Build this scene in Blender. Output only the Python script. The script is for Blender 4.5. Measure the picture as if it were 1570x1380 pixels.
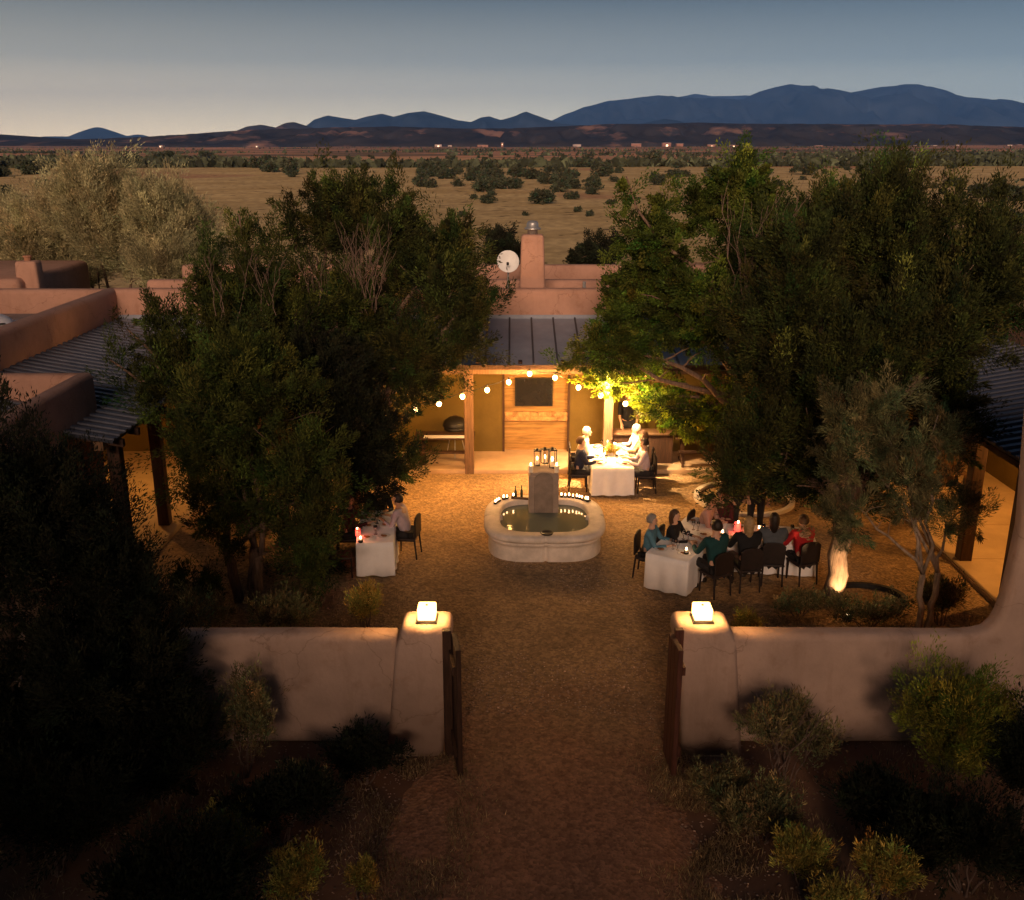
import bpy, bmesh, math, random
import numpy as np
from mathutils import Vector, Matrix, noise as mnoise
R = math.radians
rnd = random.Random(7)
scene = bpy.context.scene
for o in list(bpy.data.objects): bpy.data.objects.remove(o)

# ------------------------------------------------------------------ camera
F, CX, CY, YH, H = 1500.0, 785.0, 690.0, 222.0, 8.3
PITCH = math.atan((CY - YH) / F)
cam_d = bpy.data.cameras.new('camera'); cam = bpy.data.objects.new('camera', cam_d)
scene.collection.objects.link(cam); scene.camera = cam
cam_d.sensor_width = 36; cam_d.lens = F / 1570 * 36
cam_d.clip_start = 0.1; cam_d.clip_end = 90000
cam.location = (0, 0, H); cam.rotation_euler = (math.pi / 2 - PITCH, 0, 0)

# ------------------------------------------------------------------ sky
SUN_EL, SUN_AZ = 14.0, 184.0     # afterglow low behind the camera
w = bpy.data.worlds.new('World'); scene.world = w; w.use_nodes = True
nt = w.node_tree; nt.nodes.clear()
out = nt.nodes.new('ShaderNodeOutputWorld'); bg = nt.nodes.new('ShaderNodeBackground')
nt.links.new(bg.outputs[0], out.inputs[0])
tc = nt.nodes.new('ShaderNodeTexCoord'); sx = nt.nodes.new('ShaderNodeSeparateXYZ')
nt.links.new(tc.outputs['Generated'], sx.inputs[0])
ramp = nt.nodes.new('ShaderNodeValToRGB'); nt.links.new(sx.outputs['Z'], ramp.inputs[0])
stops = [(0.0, (.80, .65, .43)), (.03, (.54, .465, .33)), (.075, (.215, .215, .19)), (.135, (.062, .080, .090)), (.22, (.018, .024, .032)), (1.0, (.009, .012, .017))]
ramp.color_ramp.elements[0].position = 0; ramp.color_ramp.elements[1].position = 1
while len(ramp.color_ramp.elements) < len(stops): ramp.color_ramp.elements.new(.5)
for e, (p, c) in zip(ramp.color_ramp.elements, stops): e.position = p; e.color = (*c, 1)
# slightly warmer to the left, cooler and dimmer to the right
mr = nt.nodes.new('ShaderNodeMapRange'); nt.links.new(sx.outputs['X'], mr.inputs[0])
mr.inputs[1].default_value = -.5; mr.inputs[2].default_value = .5
mixt = nt.nodes.new('ShaderNodeMix'); mixt.data_type = 'RGBA'
nt.links.new(mr.outputs[0], mixt.inputs['Factor'])
mixt.inputs['A'].default_value = (1.12, 1.02, .9, 1); mixt.inputs['B'].default_value = (.62, .78, .95, 1)
mul = nt.nodes.new('ShaderNodeMix'); mul.data_type = 'RGBA'; mul.blend_type = 'MULTIPLY'; mul.inputs['Factor'].default_value = 1
nt.links.new(ramp.outputs[0], mul.inputs['A']); nt.links.new(mixt.outputs['Result'], mul.inputs['B'])
nt.links.new(mul.outputs['Result'], bg.inputs[0]); bg.inputs[1].default_value = 1.9

# ------------------------------------------------------------------ sun (afterglow)
sl = bpy.data.lights.new('sun', 'SUN'); so = bpy.data.objects.new('sun', sl); scene.collection.objects.link(so)
sl.energy = 5.0; sl.angle = R(22); sl.color = (1, .66, .45)
so.rotation_euler = (R(90 - SUN_EL), 0, R(-(SUN_AZ - 180)))
so.location = (0, -30, 20)

scene.view_settings.view_transform = 'Standard'; scene.view_settings.look = 'None'
scene.view_settings.exposure = 0.2; scene.view_settings.gamma = 1

# ------------------------------------------------------------------ helpers
def zc_of(Y, z): return Y * math.cos(PITCH) + (H - z) * math.sin(PITCH)
def G(px, py, z=0.0):
    "pixel -> point on the level plane z"
    d = PITCH + math.atan((py - CY) / F)
    Y = (H - z) / math.tan(d)
    return (px - CX) / F * zc_of(Y, z), Y
def D(px, py, Y):
    "pixel -> x, z on the upright plane Y"
    d = PITCH + math.atan((py - CY) / F)
    z = H - Y * math.tan(d)
    return (px - CX) / F * zc_of(Y, z), z

def link(o): scene.collection.objects.link(o); return o
def tag(o, label=None, cat=None, group=None, kind=None):
    if label: o['label'] = label
    if cat: o['category'] = cat
    if group: o['group'] = group
    if kind: o['kind'] = kind
    return o
def thing(name, label, cat, loc=(0, 0, 0), rz=0, group=None):
    o = link(bpy.data.objects.new(name, None)); o.location = loc; o.rotation_euler = (0, 0, rz)
    o.empty_display_size = .1
    return tag(o, label, cat, group)
def obj(name, bm, m, parent=None, smooth=False, loc=None, rz=None):
    me = bpy.data.meshes.new(name)
    if isinstance(bm, bmesh.types.BMesh): bm.normal_update(); bm.to_mesh(me); bm.free()
    else: me = bm
    o = link(bpy.data.objects.new(name, me))
    if m:
        for x in (m if isinstance(m, (list, tuple)) else [m]): me.materials.append(x)
    if smooth:
        me.polygons.foreach_set('use_smooth', [True] * len(me.polygons))
    if parent: o.parent = parent
    if loc is not None: o.location = loc
    if rz is not None: o.rotation_euler = (0, 0, rz)
    return o
def dup(root, loc, rz=0, label=None, scale=None):
    r = root.copy(); link(r); r.location = loc; r.rotation_euler = (0, 0, rz)
    if scale: r.scale = scale if isinstance(scale, tuple) else (scale,) * 3
    if label: r['label'] = label
    for ch in list(root.children):
        c = ch.copy(); link(c); c.parent = r
        for g in ch.children:
            d = g.copy(); link(d); d.parent = c
    return r
def B(): return bmesh.new()
def box(bm, x0, x1, y0, y1, z0, z1, bev=0, seg=2):
    vs = [bm.verts.new((x, y, z)) for z in (z0, z1) for y in (y0, y1) for x in (x0, x1)]
    fs = [(0, 2, 3, 1), (4, 5, 7, 6), (0, 1, 5, 4), (1, 3, 7, 5), (3, 2, 6, 7), (2, 0, 4, 6)]
    faces = [bm.faces.new([vs[i] for i in f]) for f in fs]
    if bev:
        es = list({e for f in faces for e in f.edges})
        bmesh.ops.bevel(bm, geom=es, offset=bev, segments=seg, affect='EDGES', profile=.5)
    return vs
def tube(bm, pts, rad, n=8, cap=True):
    pts = [Vector(p) for p in pts]
    if not hasattr(rad, '__len__'): rad = [rad] * len(pts)
    rings = []
    for i, p in enumerate(pts):
        d = (pts[min(i + 1, len(pts) - 1)] - pts[max(i - 1, 0)]).normalized()
        a = Vector((0, 0, 1)) if abs(d.z) < .95 else Vector((1, 0, 0))
        u = d.cross(a).normalized(); v = d.cross(u).normalized()
        rings.append([bm.verts.new(p + (u * math.cos(t) + v * math.sin(t)) * rad[i]) for t in [k * 2 * math.pi / n for k in range(n)]])
    for a, b in zip(rings, rings[1:]):
        for k in range(n): bm.faces.new((a[k], a[(k + 1) % n], b[(k + 1) % n], b[k]))
    if cap:
        bm.faces.new(rings[0][::-1]); bm.faces.new(rings[-1])
def lathe(bm, prof, n=20, c=(0, 0, 0), closed=False):
    rings = []
    for r, z in prof:
        rings.append([bm.verts.new((c[0] + r * math.cos(t), c[1] + r * math.sin(t), c[2] + z)) for t in [k * 2 * math.pi / n for k in range(n)]])
    for a, b in zip(rings, rings[1:]):
        for k in range(n): bm.faces.new((a[k], a[(k + 1) % n], b[(k + 1) % n], b[k]))
    bm.faces.new(rings[0][::-1]); bm.faces.new(rings[-1])
def ball(bm, c, r, sub=2, s=(1, 1, 1)):
    M = Matrix.Translation(c) @ Matrix.Diagonal((r * s[0], r * s[1], r * s[2], 1))
    return bmesh.ops.create_icosphere(bm, subdivisions=sub, radius=1, matrix=M)['verts']
def xform(bm, M, verts=None): bmesh.ops.transform(bm, matrix=M, verts=verts or bm.verts[:])
def extr(bm, pts, a0, a1, axis='y', bev=0, seg=2):
    "closed outline pts (2-D) pulled along an axis"
    def P(p, a): return {'y': (p[0], a, p[1]), 'x': (a, p[0], p[1]), 'z': (p[0], p[1], a)}[axis]
    A = [bm.verts.new(P(p, a0)) for p in pts]; Bv = [bm.verts.new(P(p, a1)) for p in pts]
    n = len(pts); fs = [bm.faces.new(A), bm.faces.new(Bv[::-1])]
    for k in range(n): fs.append(bm.faces.new((A[k], Bv[k], Bv[(k + 1) % n], A[(k + 1) % n])))
    bmesh.ops.recalc_face_normals(bm, faces=fs)
    if bev:
        es = [e for f in fs[:2] for e in f.edges]
        bmesh.ops.bevel(bm, geom=es, offset=bev, segments=seg, affect='EDGES', profile=.5)

# ------------------------------------------------------------------ materials
def mat(name, col, rough=.8, var=.15, scale=3.0, bump=.0, bscale=30., metal=0., spec=.3, col2=None, trans=0, attr=False, detail=6, stretch=None):
    m = bpy.data.materials.new(name); m.use_nodes = True; n = m.node_tree; N = n.nodes; L = n.links
    p = N['Principled BSDF']; p.inputs['Roughness'].default_value = rough; p.inputs['Metallic'].default_value = metal
    p.inputs['Specular IOR Level'].default_value = spec
    t = N.new('ShaderNodeTexCoord'); co = t.outputs['Object']
    if stretch:
        mp = N.new('ShaderNodeMapping'); mp.inputs['Scale'].default_value = stretch; L.new(co, mp.inputs[0]); co = mp.outputs[0]
    nz = N.new('ShaderNodeTexNoise'); nz.inputs['Scale'].default_value = scale; nz.inputs['Detail'].default_value = detail
    nz.inputs['Roughness'].default_value = .65; L.new(co, nz.inputs[0])
    mx = N.new('ShaderNodeMix'); mx.data_type = 'RGBA'
    a = col2 or tuple(c * (1 - var) for c in col); b = col if col2 else tuple(min(1, c * (1 + var)) for c in col)
    mx.inputs['A'].default_value = (*a, 1); mx.inputs['B'].default_value = (*b, 1)
    cr = N.new('ShaderNodeMapRange'); cr.inputs[1].default_value = .35; cr.inputs[2].default_value = .65
    L.new(nz.outputs[0], cr.inputs[0]); L.new(cr.outputs[0], mx.inputs['Factor'])
    res = mx.outputs['Result']
    if attr:
        at = N.new('ShaderNodeAttribute'); at.attribute_name = 'tone'
        m2 = N.new('ShaderNodeMix'); m2.data_type = 'RGBA'; m2.blend_type = 'MULTIPLY'; m2.inputs['Factor'].default_value = 1
        L.new(res, m2.inputs['A']); L.new(at.outputs['Color'], m2.inputs['B']); res = m2.outputs['Result']
    L.new(res, p.inputs['Base Color'])
    if bump:
        nb = N.new('ShaderNodeTexNoise'); nb.inputs['Scale'].default_value = bscale; nb.inputs['Detail'].default_value = 5; L.new(co, nb.inputs[0])
        bp = N.new('ShaderNodeBump'); bp.inputs['Strength'].default_value = bump; bp.inputs['Distance'].default_value = .02
        L.new(nb.outputs[0], bp.inputs['Height']); L.new(bp.outputs[0], p.inputs['Normal'])
    if trans:
        tr = N.new('ShaderNodeBsdfTranslucent'); ms = N.new('ShaderNodeMixShader'); ms.inputs[0].default_value = trans
        L.new(res, tr.inputs[0]); L.new(p.outputs[0], ms.inputs[1]); L.new(tr.outputs[0], ms.inputs[2])
        L.new(ms.outputs[0], N['Material Output'].inputs[0])
    return m
def emit(name, col, strength):
    m = bpy.data.materials.new(name); m.use_nodes = True; n = m.node_tree
    p = n.nodes['Principled BSDF']; p.inputs['Base Color'].default_value = (*col, 1)
    p.inputs['Emission Color'].default_value = (*col, 1); p.inputs['Emission Strength'].default_value = strength
    return m
def stucco(name, c):
    m = mat(name, c, .92, .13, .9, .5, 16, detail=8); n = m.node_tree; N = n.nodes; L = n.links; p = N['Principled BSDF']; t = N['Texture Coordinate']
    def layer(stretch, sc, lo, hi, col, fac):
        mp = N.new('ShaderNodeMapping'); mp.inputs['Scale'].default_value = stretch; L.new(t.outputs['Object'], mp.inputs[0])
        z = N.new('ShaderNodeTexNoise'); z.inputs['Scale'].default_value = sc; z.inputs['Detail'].default_value = 8; z.inputs['Roughness'].default_value = .7; L.new(mp.outputs[0], z.inputs[0])
        r = N.new('ShaderNodeMapRange'); r.inputs[1].default_value = lo; r.inputs[2].default_value = hi; r.inputs[4].default_value = fac; L.new(z.outputs[0], r.inputs[0])
        x = N.new('ShaderNodeMix'); x.data_type = 'RGBA'; x.blend_type = 'MULTIPLY'; src = p.inputs['Base Color'].links[0].from_socket
        L.new(r.outputs[0], x.inputs['Factor']); L.new(src, x.inputs['A']); x.inputs['B'].default_value = (*col, 1); L.new(x.outputs['Result'], p.inputs['Base Color'])
    layer((4, 4, .5), .8, .54, .78, (.68, .62, .56), .6)      # rain streaks
    layer((1, 1, 1), 2.6, .55, .70, (.75, .68, .62), .7)        # patches
    v = N.new('ShaderNodeTexVoronoi'); v.feature = 'DISTANCE_TO_EDGE'; v.inputs['Scale'].default_value = .55; v.inputs['Randomness'].default_value = 1
    nz2 = N.new('ShaderNodeTexNoise'); nz2.inputs['Scale'].default_value = 3; nz2.inputs['Detail'].default_value = 5; L.new(t.outputs['Object'], nz2.inputs[0])
    mm = N.new('ShaderNodeMix'); mm.data_type = 'RGBA'; mm.blend_type = 'ADD'; mm.inputs['Factor'].default_value = .5; L.new(t.outputs['Object'], mm.inputs['A']); L.new(nz2.outputs['Color'], mm.inputs['B']); L.new(mm.outputs['Result'], v.inputs[0])
    r = N.new('ShaderNodeMapRange'); r.inputs[1].default_value = .0; r.inputs[2].default_value = .006; r.inputs[3].default_value = .5; r.inputs[4].default_value = 0; L.new(v.outputs[0], r.inputs[0])
    x = N.new('ShaderNodeMix'); x.data_type = 'RGBA'; x.blend_type = 'MULTIPLY'; src = p.inputs['Base Color'].links[0].from_socket
    L.new(r.outputs[0], x.inputs['Factor']); L.new(src, x.inputs['A']); x.inputs['B'].default_value = (.4, .35, .3, 1); L.new(x.outputs['Result'], p.inputs['Base Color'])
    return m
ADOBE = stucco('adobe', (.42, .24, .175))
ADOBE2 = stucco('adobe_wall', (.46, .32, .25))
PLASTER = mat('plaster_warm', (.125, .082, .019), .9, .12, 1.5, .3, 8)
WOODD = mat('dark_wood', (.05, .024, .014), .7, .35, 6, .3, 20, stretch=(4, 4, .5))
WOOD = mat('brown_wood', (.14, .078, .042), .7, .3, 5, .3, 20, stretch=(4, 4, .5))
PANEL = mat('layered_panel', (.29, .165, .055), .8, .35, 3, .3, 10, stretch=(.5, 1, 6))
STONE = mat('rough_stone', (.40, .22, .09), .9, .45, 6, 1.0, 12)
WCAST = mat('weathered_stone', (.27, .21, .17), .9, .2, 3, .3, 30)
CAST = mat('cast_stone', (.62, .54, .47), .85, .16, 3, .3, 30)
METAL = mat('grey_metal_roof', (.26, .275, .33), .5, .10, 2, .05, 10, metal=.2, spec=.4)
RIBD = mat('dark_seam', (.05, .05, .06), .5)
METALB = mat('blue_metal_roof', (.055, .065, .095), .42, .10, 2, .05, 10, metal=.7, spec=.5)
RIBLIT = mat('lit_metal_rib', (.11, .12, .16), .4, .1, 2, .05, 10, metal=.3, spec=.5)  # lighter than the roof sheet: light caught on ribs put into the colour
ROOFTOP = mat('flat_roof', (.22, .17, .16), .95, .2, 2, .4, 20)
WHITE = mat('white_paint', (.75, .74, .72), .6, .06, 4)
GALV = mat('galvanised', (.45, .45, .45), .4, .1, 8, metal=.7)
CLOTH = mat('white_linen', (.80, .77, .76), .9, .05, 4, .25, 12)
BLACKM = mat('black_metal', (.015, .013, .012), .5, .2, 4)
SCREEN = mat('dark_glass', (.01, .01, .012), .25, .2, 2, spec=.4)
BARK = mat('bark', (.16, .105, .075), .95, .4, 6, .8, 14, stretch=(3, 3, .6))
BARKL = mat('light_bark', (.26, .20, .15), .95, .4, 6, .8, 14, stretch=(3, 3, .6))
BARKP = mat('pale_bark', (.62, .54, .45), .9, .35, 5, .9, 12, stretch=(3, 3, .5))
DEAD = mat('dead_twigs', (.17, .115, .09), .9, .3, 8)
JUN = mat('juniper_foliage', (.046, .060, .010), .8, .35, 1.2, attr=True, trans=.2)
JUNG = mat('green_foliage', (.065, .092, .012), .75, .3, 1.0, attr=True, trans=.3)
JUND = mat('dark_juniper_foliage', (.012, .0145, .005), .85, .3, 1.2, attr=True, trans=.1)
JUNM = mat('mid_juniper_foliage', (.036, .043, .008), .85, .3, 1.2, attr=True, trans=.15)
YGREEN = mat('yellow_green_foliage', (.20, .21, .03), .8, .3, 1.0, attr=True, trans=.3)
PINEM = mat('grey_green_needles', (.115, .115, .05), .8, .3, 1.0, attr=True, trans=.2)
LITLEAF = mat('lit_green_leaves', (.20, .26, .02), .6, .3, 1.0, attr=True, trans=.5)  # brighter leaf green, with the lamp light on the branch put into it
PALE = mat('pale_feathery_foliage', (.36, .33, .18), .85, .25, .6, attr=True, trans=.3)
CHAM = mat('rabbitbrush_foliage', (.40, .32, .07), .85, .3, 2, attr=True, trans=.25)
SAGE = mat('sage_foliage', (.19, .165, .07), .85, .3, 2, attr=True, trans=.2)
DRYG = mat('dry_grass', (.28, .20, .10), .9, .3, 2, attr=True, trans=.25)
FIELDB = mat('field_juniper_foliage', (.030, .036, .020), .9, .3, .5, attr=True)
WAX = mat('wax', (.75, .65, .5), .5, .05, 4)
CERAM = mat('ceramic', (.75, .73, .70), .25, .03, 4, spec=.5)
def glassm():
    m = bpy.data.materials.new('clear_glass'); m.use_nodes = True; p = m.node_tree.nodes['Principled BSDF']
    p.inputs['Transmission Weight'].default_value = 1; p.inputs['Roughness'].default_value = .03; p.inputs['Base Color'].default_value = (.95, .95, .95, 1); p.inputs['IOR'].default_value = 1.3
    return m
GLASS = glassm()
REDG = mat('red_glass', (.6, .03, .03), .2, .1, 4, spec=.5)
E_BULB = emit('bulb_glow', (1, .55, .2), 22)
E_LAMP = emit('lamp_glow', (1, .56, .17), 5.0)
E_FLAME = emit('flame_glow', (1, .62, .3), 14)
E_TUBE = emit('tube_glow', (1, .75, .4), 20)
E_DIM = emit('heater_glow', (1, .3, .1), 3)
E_RED = emit('red_glow', (1, .08, .05), 2.0)
E_WIN = emit('far_window_glow', (1, .62, .38), 2.2)

def point(name, loc, watts, col=(1, .6, .28), rad=.06, parent=None):
    l = bpy.data.lights.new(name, 'POINT'); l.energy = watts; l.color = col; l.shadow_soft_size = rad
    o = link(bpy.data.objects.new(name, l)); o.location = loc
    if parent: o.parent = parent
    return o

# ------------------------------------------------------------------ GROUND
def fbm(x, y, s, o=4):
    return mnoise.fractal(Vector((x * s, y * s, 3.1)), 1.0, 2.0, o)
def graded(a, b, fine, growth):
    v = [0.0]; st = fine
    while v[-1] < b: v.append(v[-1] + st); st *= growth
    neg = [0.0]; st = fine
    while neg[-1] > a: neg.append(neg[-1] - st); st *= growth
    return sorted(set(neg[1:] + v))
def ground_z(x, y):
    z = 0
    if y > 60: z += min(1, (y - 60) / 150) * 1.2 * fbm(x, y, .006)
    if y > 900: z += min(1, (y - 900) / 3000) * 10 * fbm(x, y, .0008)
    if y < -16:                              # unseen slope added behind the drone to shade the foreground from the sun
        t = min(1, (-16 - y) / 26); z += 19.0 * t * t * (3 - 2 * t) * (1 + .06 * fbm(x, y, .05))
    if y < 5 and abs(x - .7) > 3.5:        # unseen banks added before the frame to shade the near corners
        a_ = min(1, (abs(x - .7) - 3.5) / 4); b_ = min(1, (5 - y) / 7); z += 5.2 * a_ * a_ * (3 - 2 * a_) * b_ * b_ * (3 - 2 * b_)
    return z
xs = graded(-34000, 34000, 1.6, 1.10); ys = graded(-400, 42000, 1.8, 1.07)
bm = B(); grid = [[bm.verts.new((x, y, ground_z(x, y))) for x in xs] for y in ys]
for j in range(len(ys) - 1):
    for i in range(len(xs) - 1): bm.faces.new((grid[j][i], grid[j][i + 1], grid[j + 1][i + 1], grid[j + 1][i]))
def ground_mat():
    m = bpy.data.materials.new('plain_grass_and_soil'); m.use_nodes = True; n = m.node_tree; N = n.nodes; L = n.links
    p = N['Principled BSDF']; p.inputs['Roughness'].default_value = .95; p.inputs['Specular IOR Level'].default_value = .1
    t = N.new('ShaderNodeTexCoord')
    def nz(sc, stretch, det=5):
        mp = N.new('ShaderNodeMapping'); mp.inputs['Scale'].default_value = stretch; L.new(t.outputs['Object'], mp.inputs[0])
        z = N.new('ShaderNodeTexNoise'); z.inputs['Scale'].default_value = sc; z.inputs['Detail'].default_value = det; L.new(mp.outputs[0], z.inputs[0]); return z
    def ramp(src, a, b):
        r = N.new('ShaderNodeMapRange'); r.inputs[1].default_value = a; r.inputs[2].default_value = b; r.interpolation_type = 'SMOOTHSTEP'; L.new(src, r.inputs[0]); return r.outputs[0]
    def mix(f, a, b):
        x = N.new('ShaderNodeMix'); x.data_type = 'RGBA'
        if hasattr(f, 'node'): L.new(f, x.inputs['Factor'])
        else: x.inputs['Factor'].default_value = f
        for k, v in (('A', a), ('B', b)):
            if hasattr(v, 'node'): L.new(v, x.inputs[k])
            else: x.inputs[k].default_value = (*v, 1)
        return x.outputs['Result']
    big = nz(.012, (1, .7, 1)); mid = nz(.09, (.6, 1, 1)); fine = nz(.9, (1, .45, 1), 6)
    grass = mix(ramp(mid.outputs[0], .35, .65), (.48, .34, .155), (.62, .46, .23))
    soil = mix(ramp(mid.outputs[0], .35, .65), (.48, .24, .15), (.38, .21, .12))
    c = mix(ramp(big.outputs[0], .56, .66), grass, soil)
    scrub = nz(.35, (1, 1, 1), 3)
    c = mix(ramp(scrub.outputs[0], .60, .68), c, (.15, .105, .05))
    c = mix(ramp(fine.outputs[0], .35, .75), mix(.35, c, (.10, .07, .035)), c)
    # far away: redder earth, dotted dark with scrub
    sp = N.new('ShaderNodeSeparateXYZ'); L.new(t.outputs['Object'], sp.inputs[0])
    farn = nz(.010, (.35, 1, 1), 8); farc = mix(ramp(farn.outputs[0], .44, .56), (.13, .095, .065), (.46, .235, .15))
    c = mix(ramp(sp.outputs['Y'], 360, 850), c, farc)
    # bare red-brown earth close to the yard
    near = mix(ramp(fine.outputs[0], .4, .7), (.15, .08, .05), (.26, .145, .09))
    inv = ramp(sp.outputs['Y'], 30, 48)
    c = mix(inv, near, c)
    L.new(c, p.inputs['Base Color'])
    b = N.new('ShaderNodeBump'); b.inputs['Strength'].default_value = .6; b.inputs['Distance'].default_value = .1
    L.new(fine.outputs[0], b.inputs['Height']); L.new(b.outputs[0], p.inputs['Normal'])
    return m
tag(obj('ground', bm, ground_mat(), smooth=True), kind='structure')

def gravel(name, c1, c2):
    m = mat(name, c1, .95, .2, .8, 0, col2=tuple(a * .72 for a in c1), detail=8); n = m.node_tree; N = n.nodes; L = n.links
    p = N['Principled BSDF']; t = N['Texture Coordinate']
    v = N.new('ShaderNodeTexVoronoi'); v.inputs['Scale'].default_value = 22; L.new(t.outputs['Object'], v.inputs[0])
    f = N.new('ShaderNodeTexNoise'); f.inputs['Scale'].default_value = 8; f.inputs['Detail'].default_value = 10; f.inputs['Roughness'].default_value = .75; L.new(t.outputs['Object'], f.inputs[0])
    src = p.inputs['Base Color'].links[0].from_socket
    # the gravel gives way to red earth towards the gate
    big = N.new('ShaderNodeTexNoise'); big.inputs['Scale'].default_value = .9; big.inputs['Detail'].default_value = 6; L.new(t.outputs['Object'], big.inputs[0])
    sp = N.new('ShaderNodeSeparateXYZ'); L.new(t.outputs['Object'], sp.inputs[0])
    ma = N.new('ShaderNodeMath'); ma.operation = 'MULTIPLY_ADD'; L.new(big.outputs[0], ma.inputs[0]); ma.inputs[1].default_value = 5; L.new(sp.outputs['Y'], ma.inputs[2])
    rr = N.new('ShaderNodeMapRange'); rr.interpolation_type = 'SMOOTHSTEP'; rr.inputs[1].default_value = 12.5; rr.inputs[2].default_value = 17.5; L.new(ma.outputs[0], rr.inputs[0])
    mg = N.new('ShaderNodeMix'); mg.data_type = 'RGBA'; mg.inputs['A'].default_value = (*c2, 1); L.new(rr.outputs[0], mg.inputs['Factor']); L.new(src, mg.inputs['B']); src = mg.outputs['Result']
    m2 = N.new('ShaderNodeMix'); m2.data_type = 'RGBA'; m2.blend_type = 'MULTIPLY'; m2.inputs['Factor'].default_value = .75
    r = N.new('ShaderNodeMapRange'); r.inputs[1].default_value = .35; r.inputs[2].default_value = .62; r.inputs[3].default_value = .55; r.inputs[4].default_value = 1.2
    L.new(f.outputs[0], r.inputs[0]); L.new(src, m2.inputs['A']); L.new(r.outputs[0], m2.inputs['B'])
    m3 = N.new('ShaderNodeMix'); m3.data_type = 'RGBA'; m3.blend_type = 'MULTIPLY'; m3.inputs['Factor'].default_value = .45
    vr = N.new('ShaderNodeSeparateColor'); L.new(v.outputs['Color'], vr.inputs[0]); L.new(m2.outputs['Result'], m3.inputs['A']); L.new(vr.outputs[0], m3.inputs['B']); L.new(m3.outputs['Result'], p.inputs['Base Color'])
    ad = N.new('ShaderNodeMath'); ad.operation = 'ADD'; L.new(v.outputs['Distance'], ad.inputs[0]); L.new(f.outputs[0], ad.inputs[1])
    b = N.new('ShaderNodeBump'); b.inputs['Strength'].default_value = .8; b.inputs['Distance'].default_value = .035
    L.new(ad.outputs[0], b.inputs['Height']); L.new(b.outputs[0], p.inputs['Normal'])
    return m
GRAVEL = gravel('courtyard_gravel', (.52, .33, .165), (.42, .205, .115)); PATHM = GRAVEL
def sheet(pts, z, amp=0, res=.5):
    x0, x1 = min(p[0] for p in pts), max(p[0] for p in pts); y0, y1 = min(p[1] for p in pts), max(p[1] for p in pts)
    bm = B(); nx = max(1, int((x1 - x0) / res)); ny = max(1, int((y1 - y0) / res))
    g = [[bm.verts.new((x0 + (x1 - x0) * i / nx, y0 + (y1 - y0) * j / ny, z)) for i in range(nx + 1)] for j in range(ny + 1)]
    for j in range(ny):
        for i in range(nx): bm.faces.new((g[j][i], g[j][i + 1], g[j + 1][i + 1], g[j + 1][i]))
    return bm
bm = sheet([(-9.5, 12.45), (9.2, 24.5)], .006)
for v in bm.verts:
    if 13.2 < v.co.y < 24.2: v.co.z += (.03 + .03 * fbm(v.co.x, v.co.y, .5)) * min(1, (v.co.y - 13.2) / 2)
tag(obj('courtyard_gravel', bm, GRAVEL, smooth=True), kind='structure')
bm = B(); L0 = []; n = 110
for k in range(n + 1):
    y = 14.2 - k * .17; q = min(1, max(0, (12.6 - y) / 8)); wl = -1.1 - 2.4 * q; wr = 2.3 + .7 * q; row = []
    for i in range(37):
        u = i / 36; x = wl + (wr - wl) * u; e = min(u, 1 - u) * 2; ee = min(1, min(k, n - k) / 10)
        z = -.030 + .075 * min(1, e * 3.2) ** .7 * ee + .022 * fbm(x, y, 1.3) + .008 * fbm(x, y, 6)
        row.append(bm.verts.new((x, y, z)))
    L0.append(row)
for a, b in zip(L0, L0[1:]):
    for i in range(36): bm.faces.new((a[i], b[i], b[i + 1], a[i + 1]))
tag(obj('dirt_path', bm, PATHM, smooth=True), kind='structure')

# ------------------------------------------------------------------ HILLS AND MOUNTAINS
def interp(prof, x):
    return float(np.interp(x, [p[0] for p in prof], [p[1] for p in prof]))
def range_mesh(prof, dist, depth, nx, ny, rough, seed, x0, x1, spur):
    bm = B(); rows = []
    for j in range(ny + 1):
        t = j / ny; Y = dist + (t - .45) * depth
        sh = math.sin(min(1, t / .45) * math.pi / 2) if t <= .45 else max(0, math.cos((t - .45) / .55 * math.pi / 2))
        row = []
        for i in range(nx + 1):
            px = x0 + (x1 - x0) * i / nx
            X, top = D(px, interp(prof, px), dist); top = max(0, top) if interp(prof, px) < YH - .5 else 0
            nzv = mnoise.fractal(Vector((X / dist * spur + seed, Y / dist * spur * .6, seed)), .9, 2.1, 6)
            rg = 1 - abs(mnoise.noise(Vector((X / dist * spur * 1.7 + seed * 2, Y / dist * spur * .4, seed))))
            z = top * (sh ** .8) - top * rough * max(0, .45 + nzv * .9 + (.75 - rg) * 1.6) * math.sin(min(1, t / .45) * math.pi) if t < .45 else top * sh
            if abs(t - .45) < .02: z += top * .02 * nzv
            row.append(bm.verts.new((X, Y, z - (12 if j in (0, ny) else 0))))
        rows.append(row)
    for a, b in zip(rows, rows[1:]):
        for i in range(nx): bm.faces.new((a[i], a[i + 1], b[i + 1], b[i]))
    return bm
def far_mat(name, a, b, scale, c=None):
    m = mat(name, a, .95, .2, scale, 0, col2=b, detail=10, spec=.0); return m
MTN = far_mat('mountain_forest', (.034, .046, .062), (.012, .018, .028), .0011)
MES = far_mat('mesa_scrub', (.055, .046, .040), (.022, .021, .022), .004)
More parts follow.
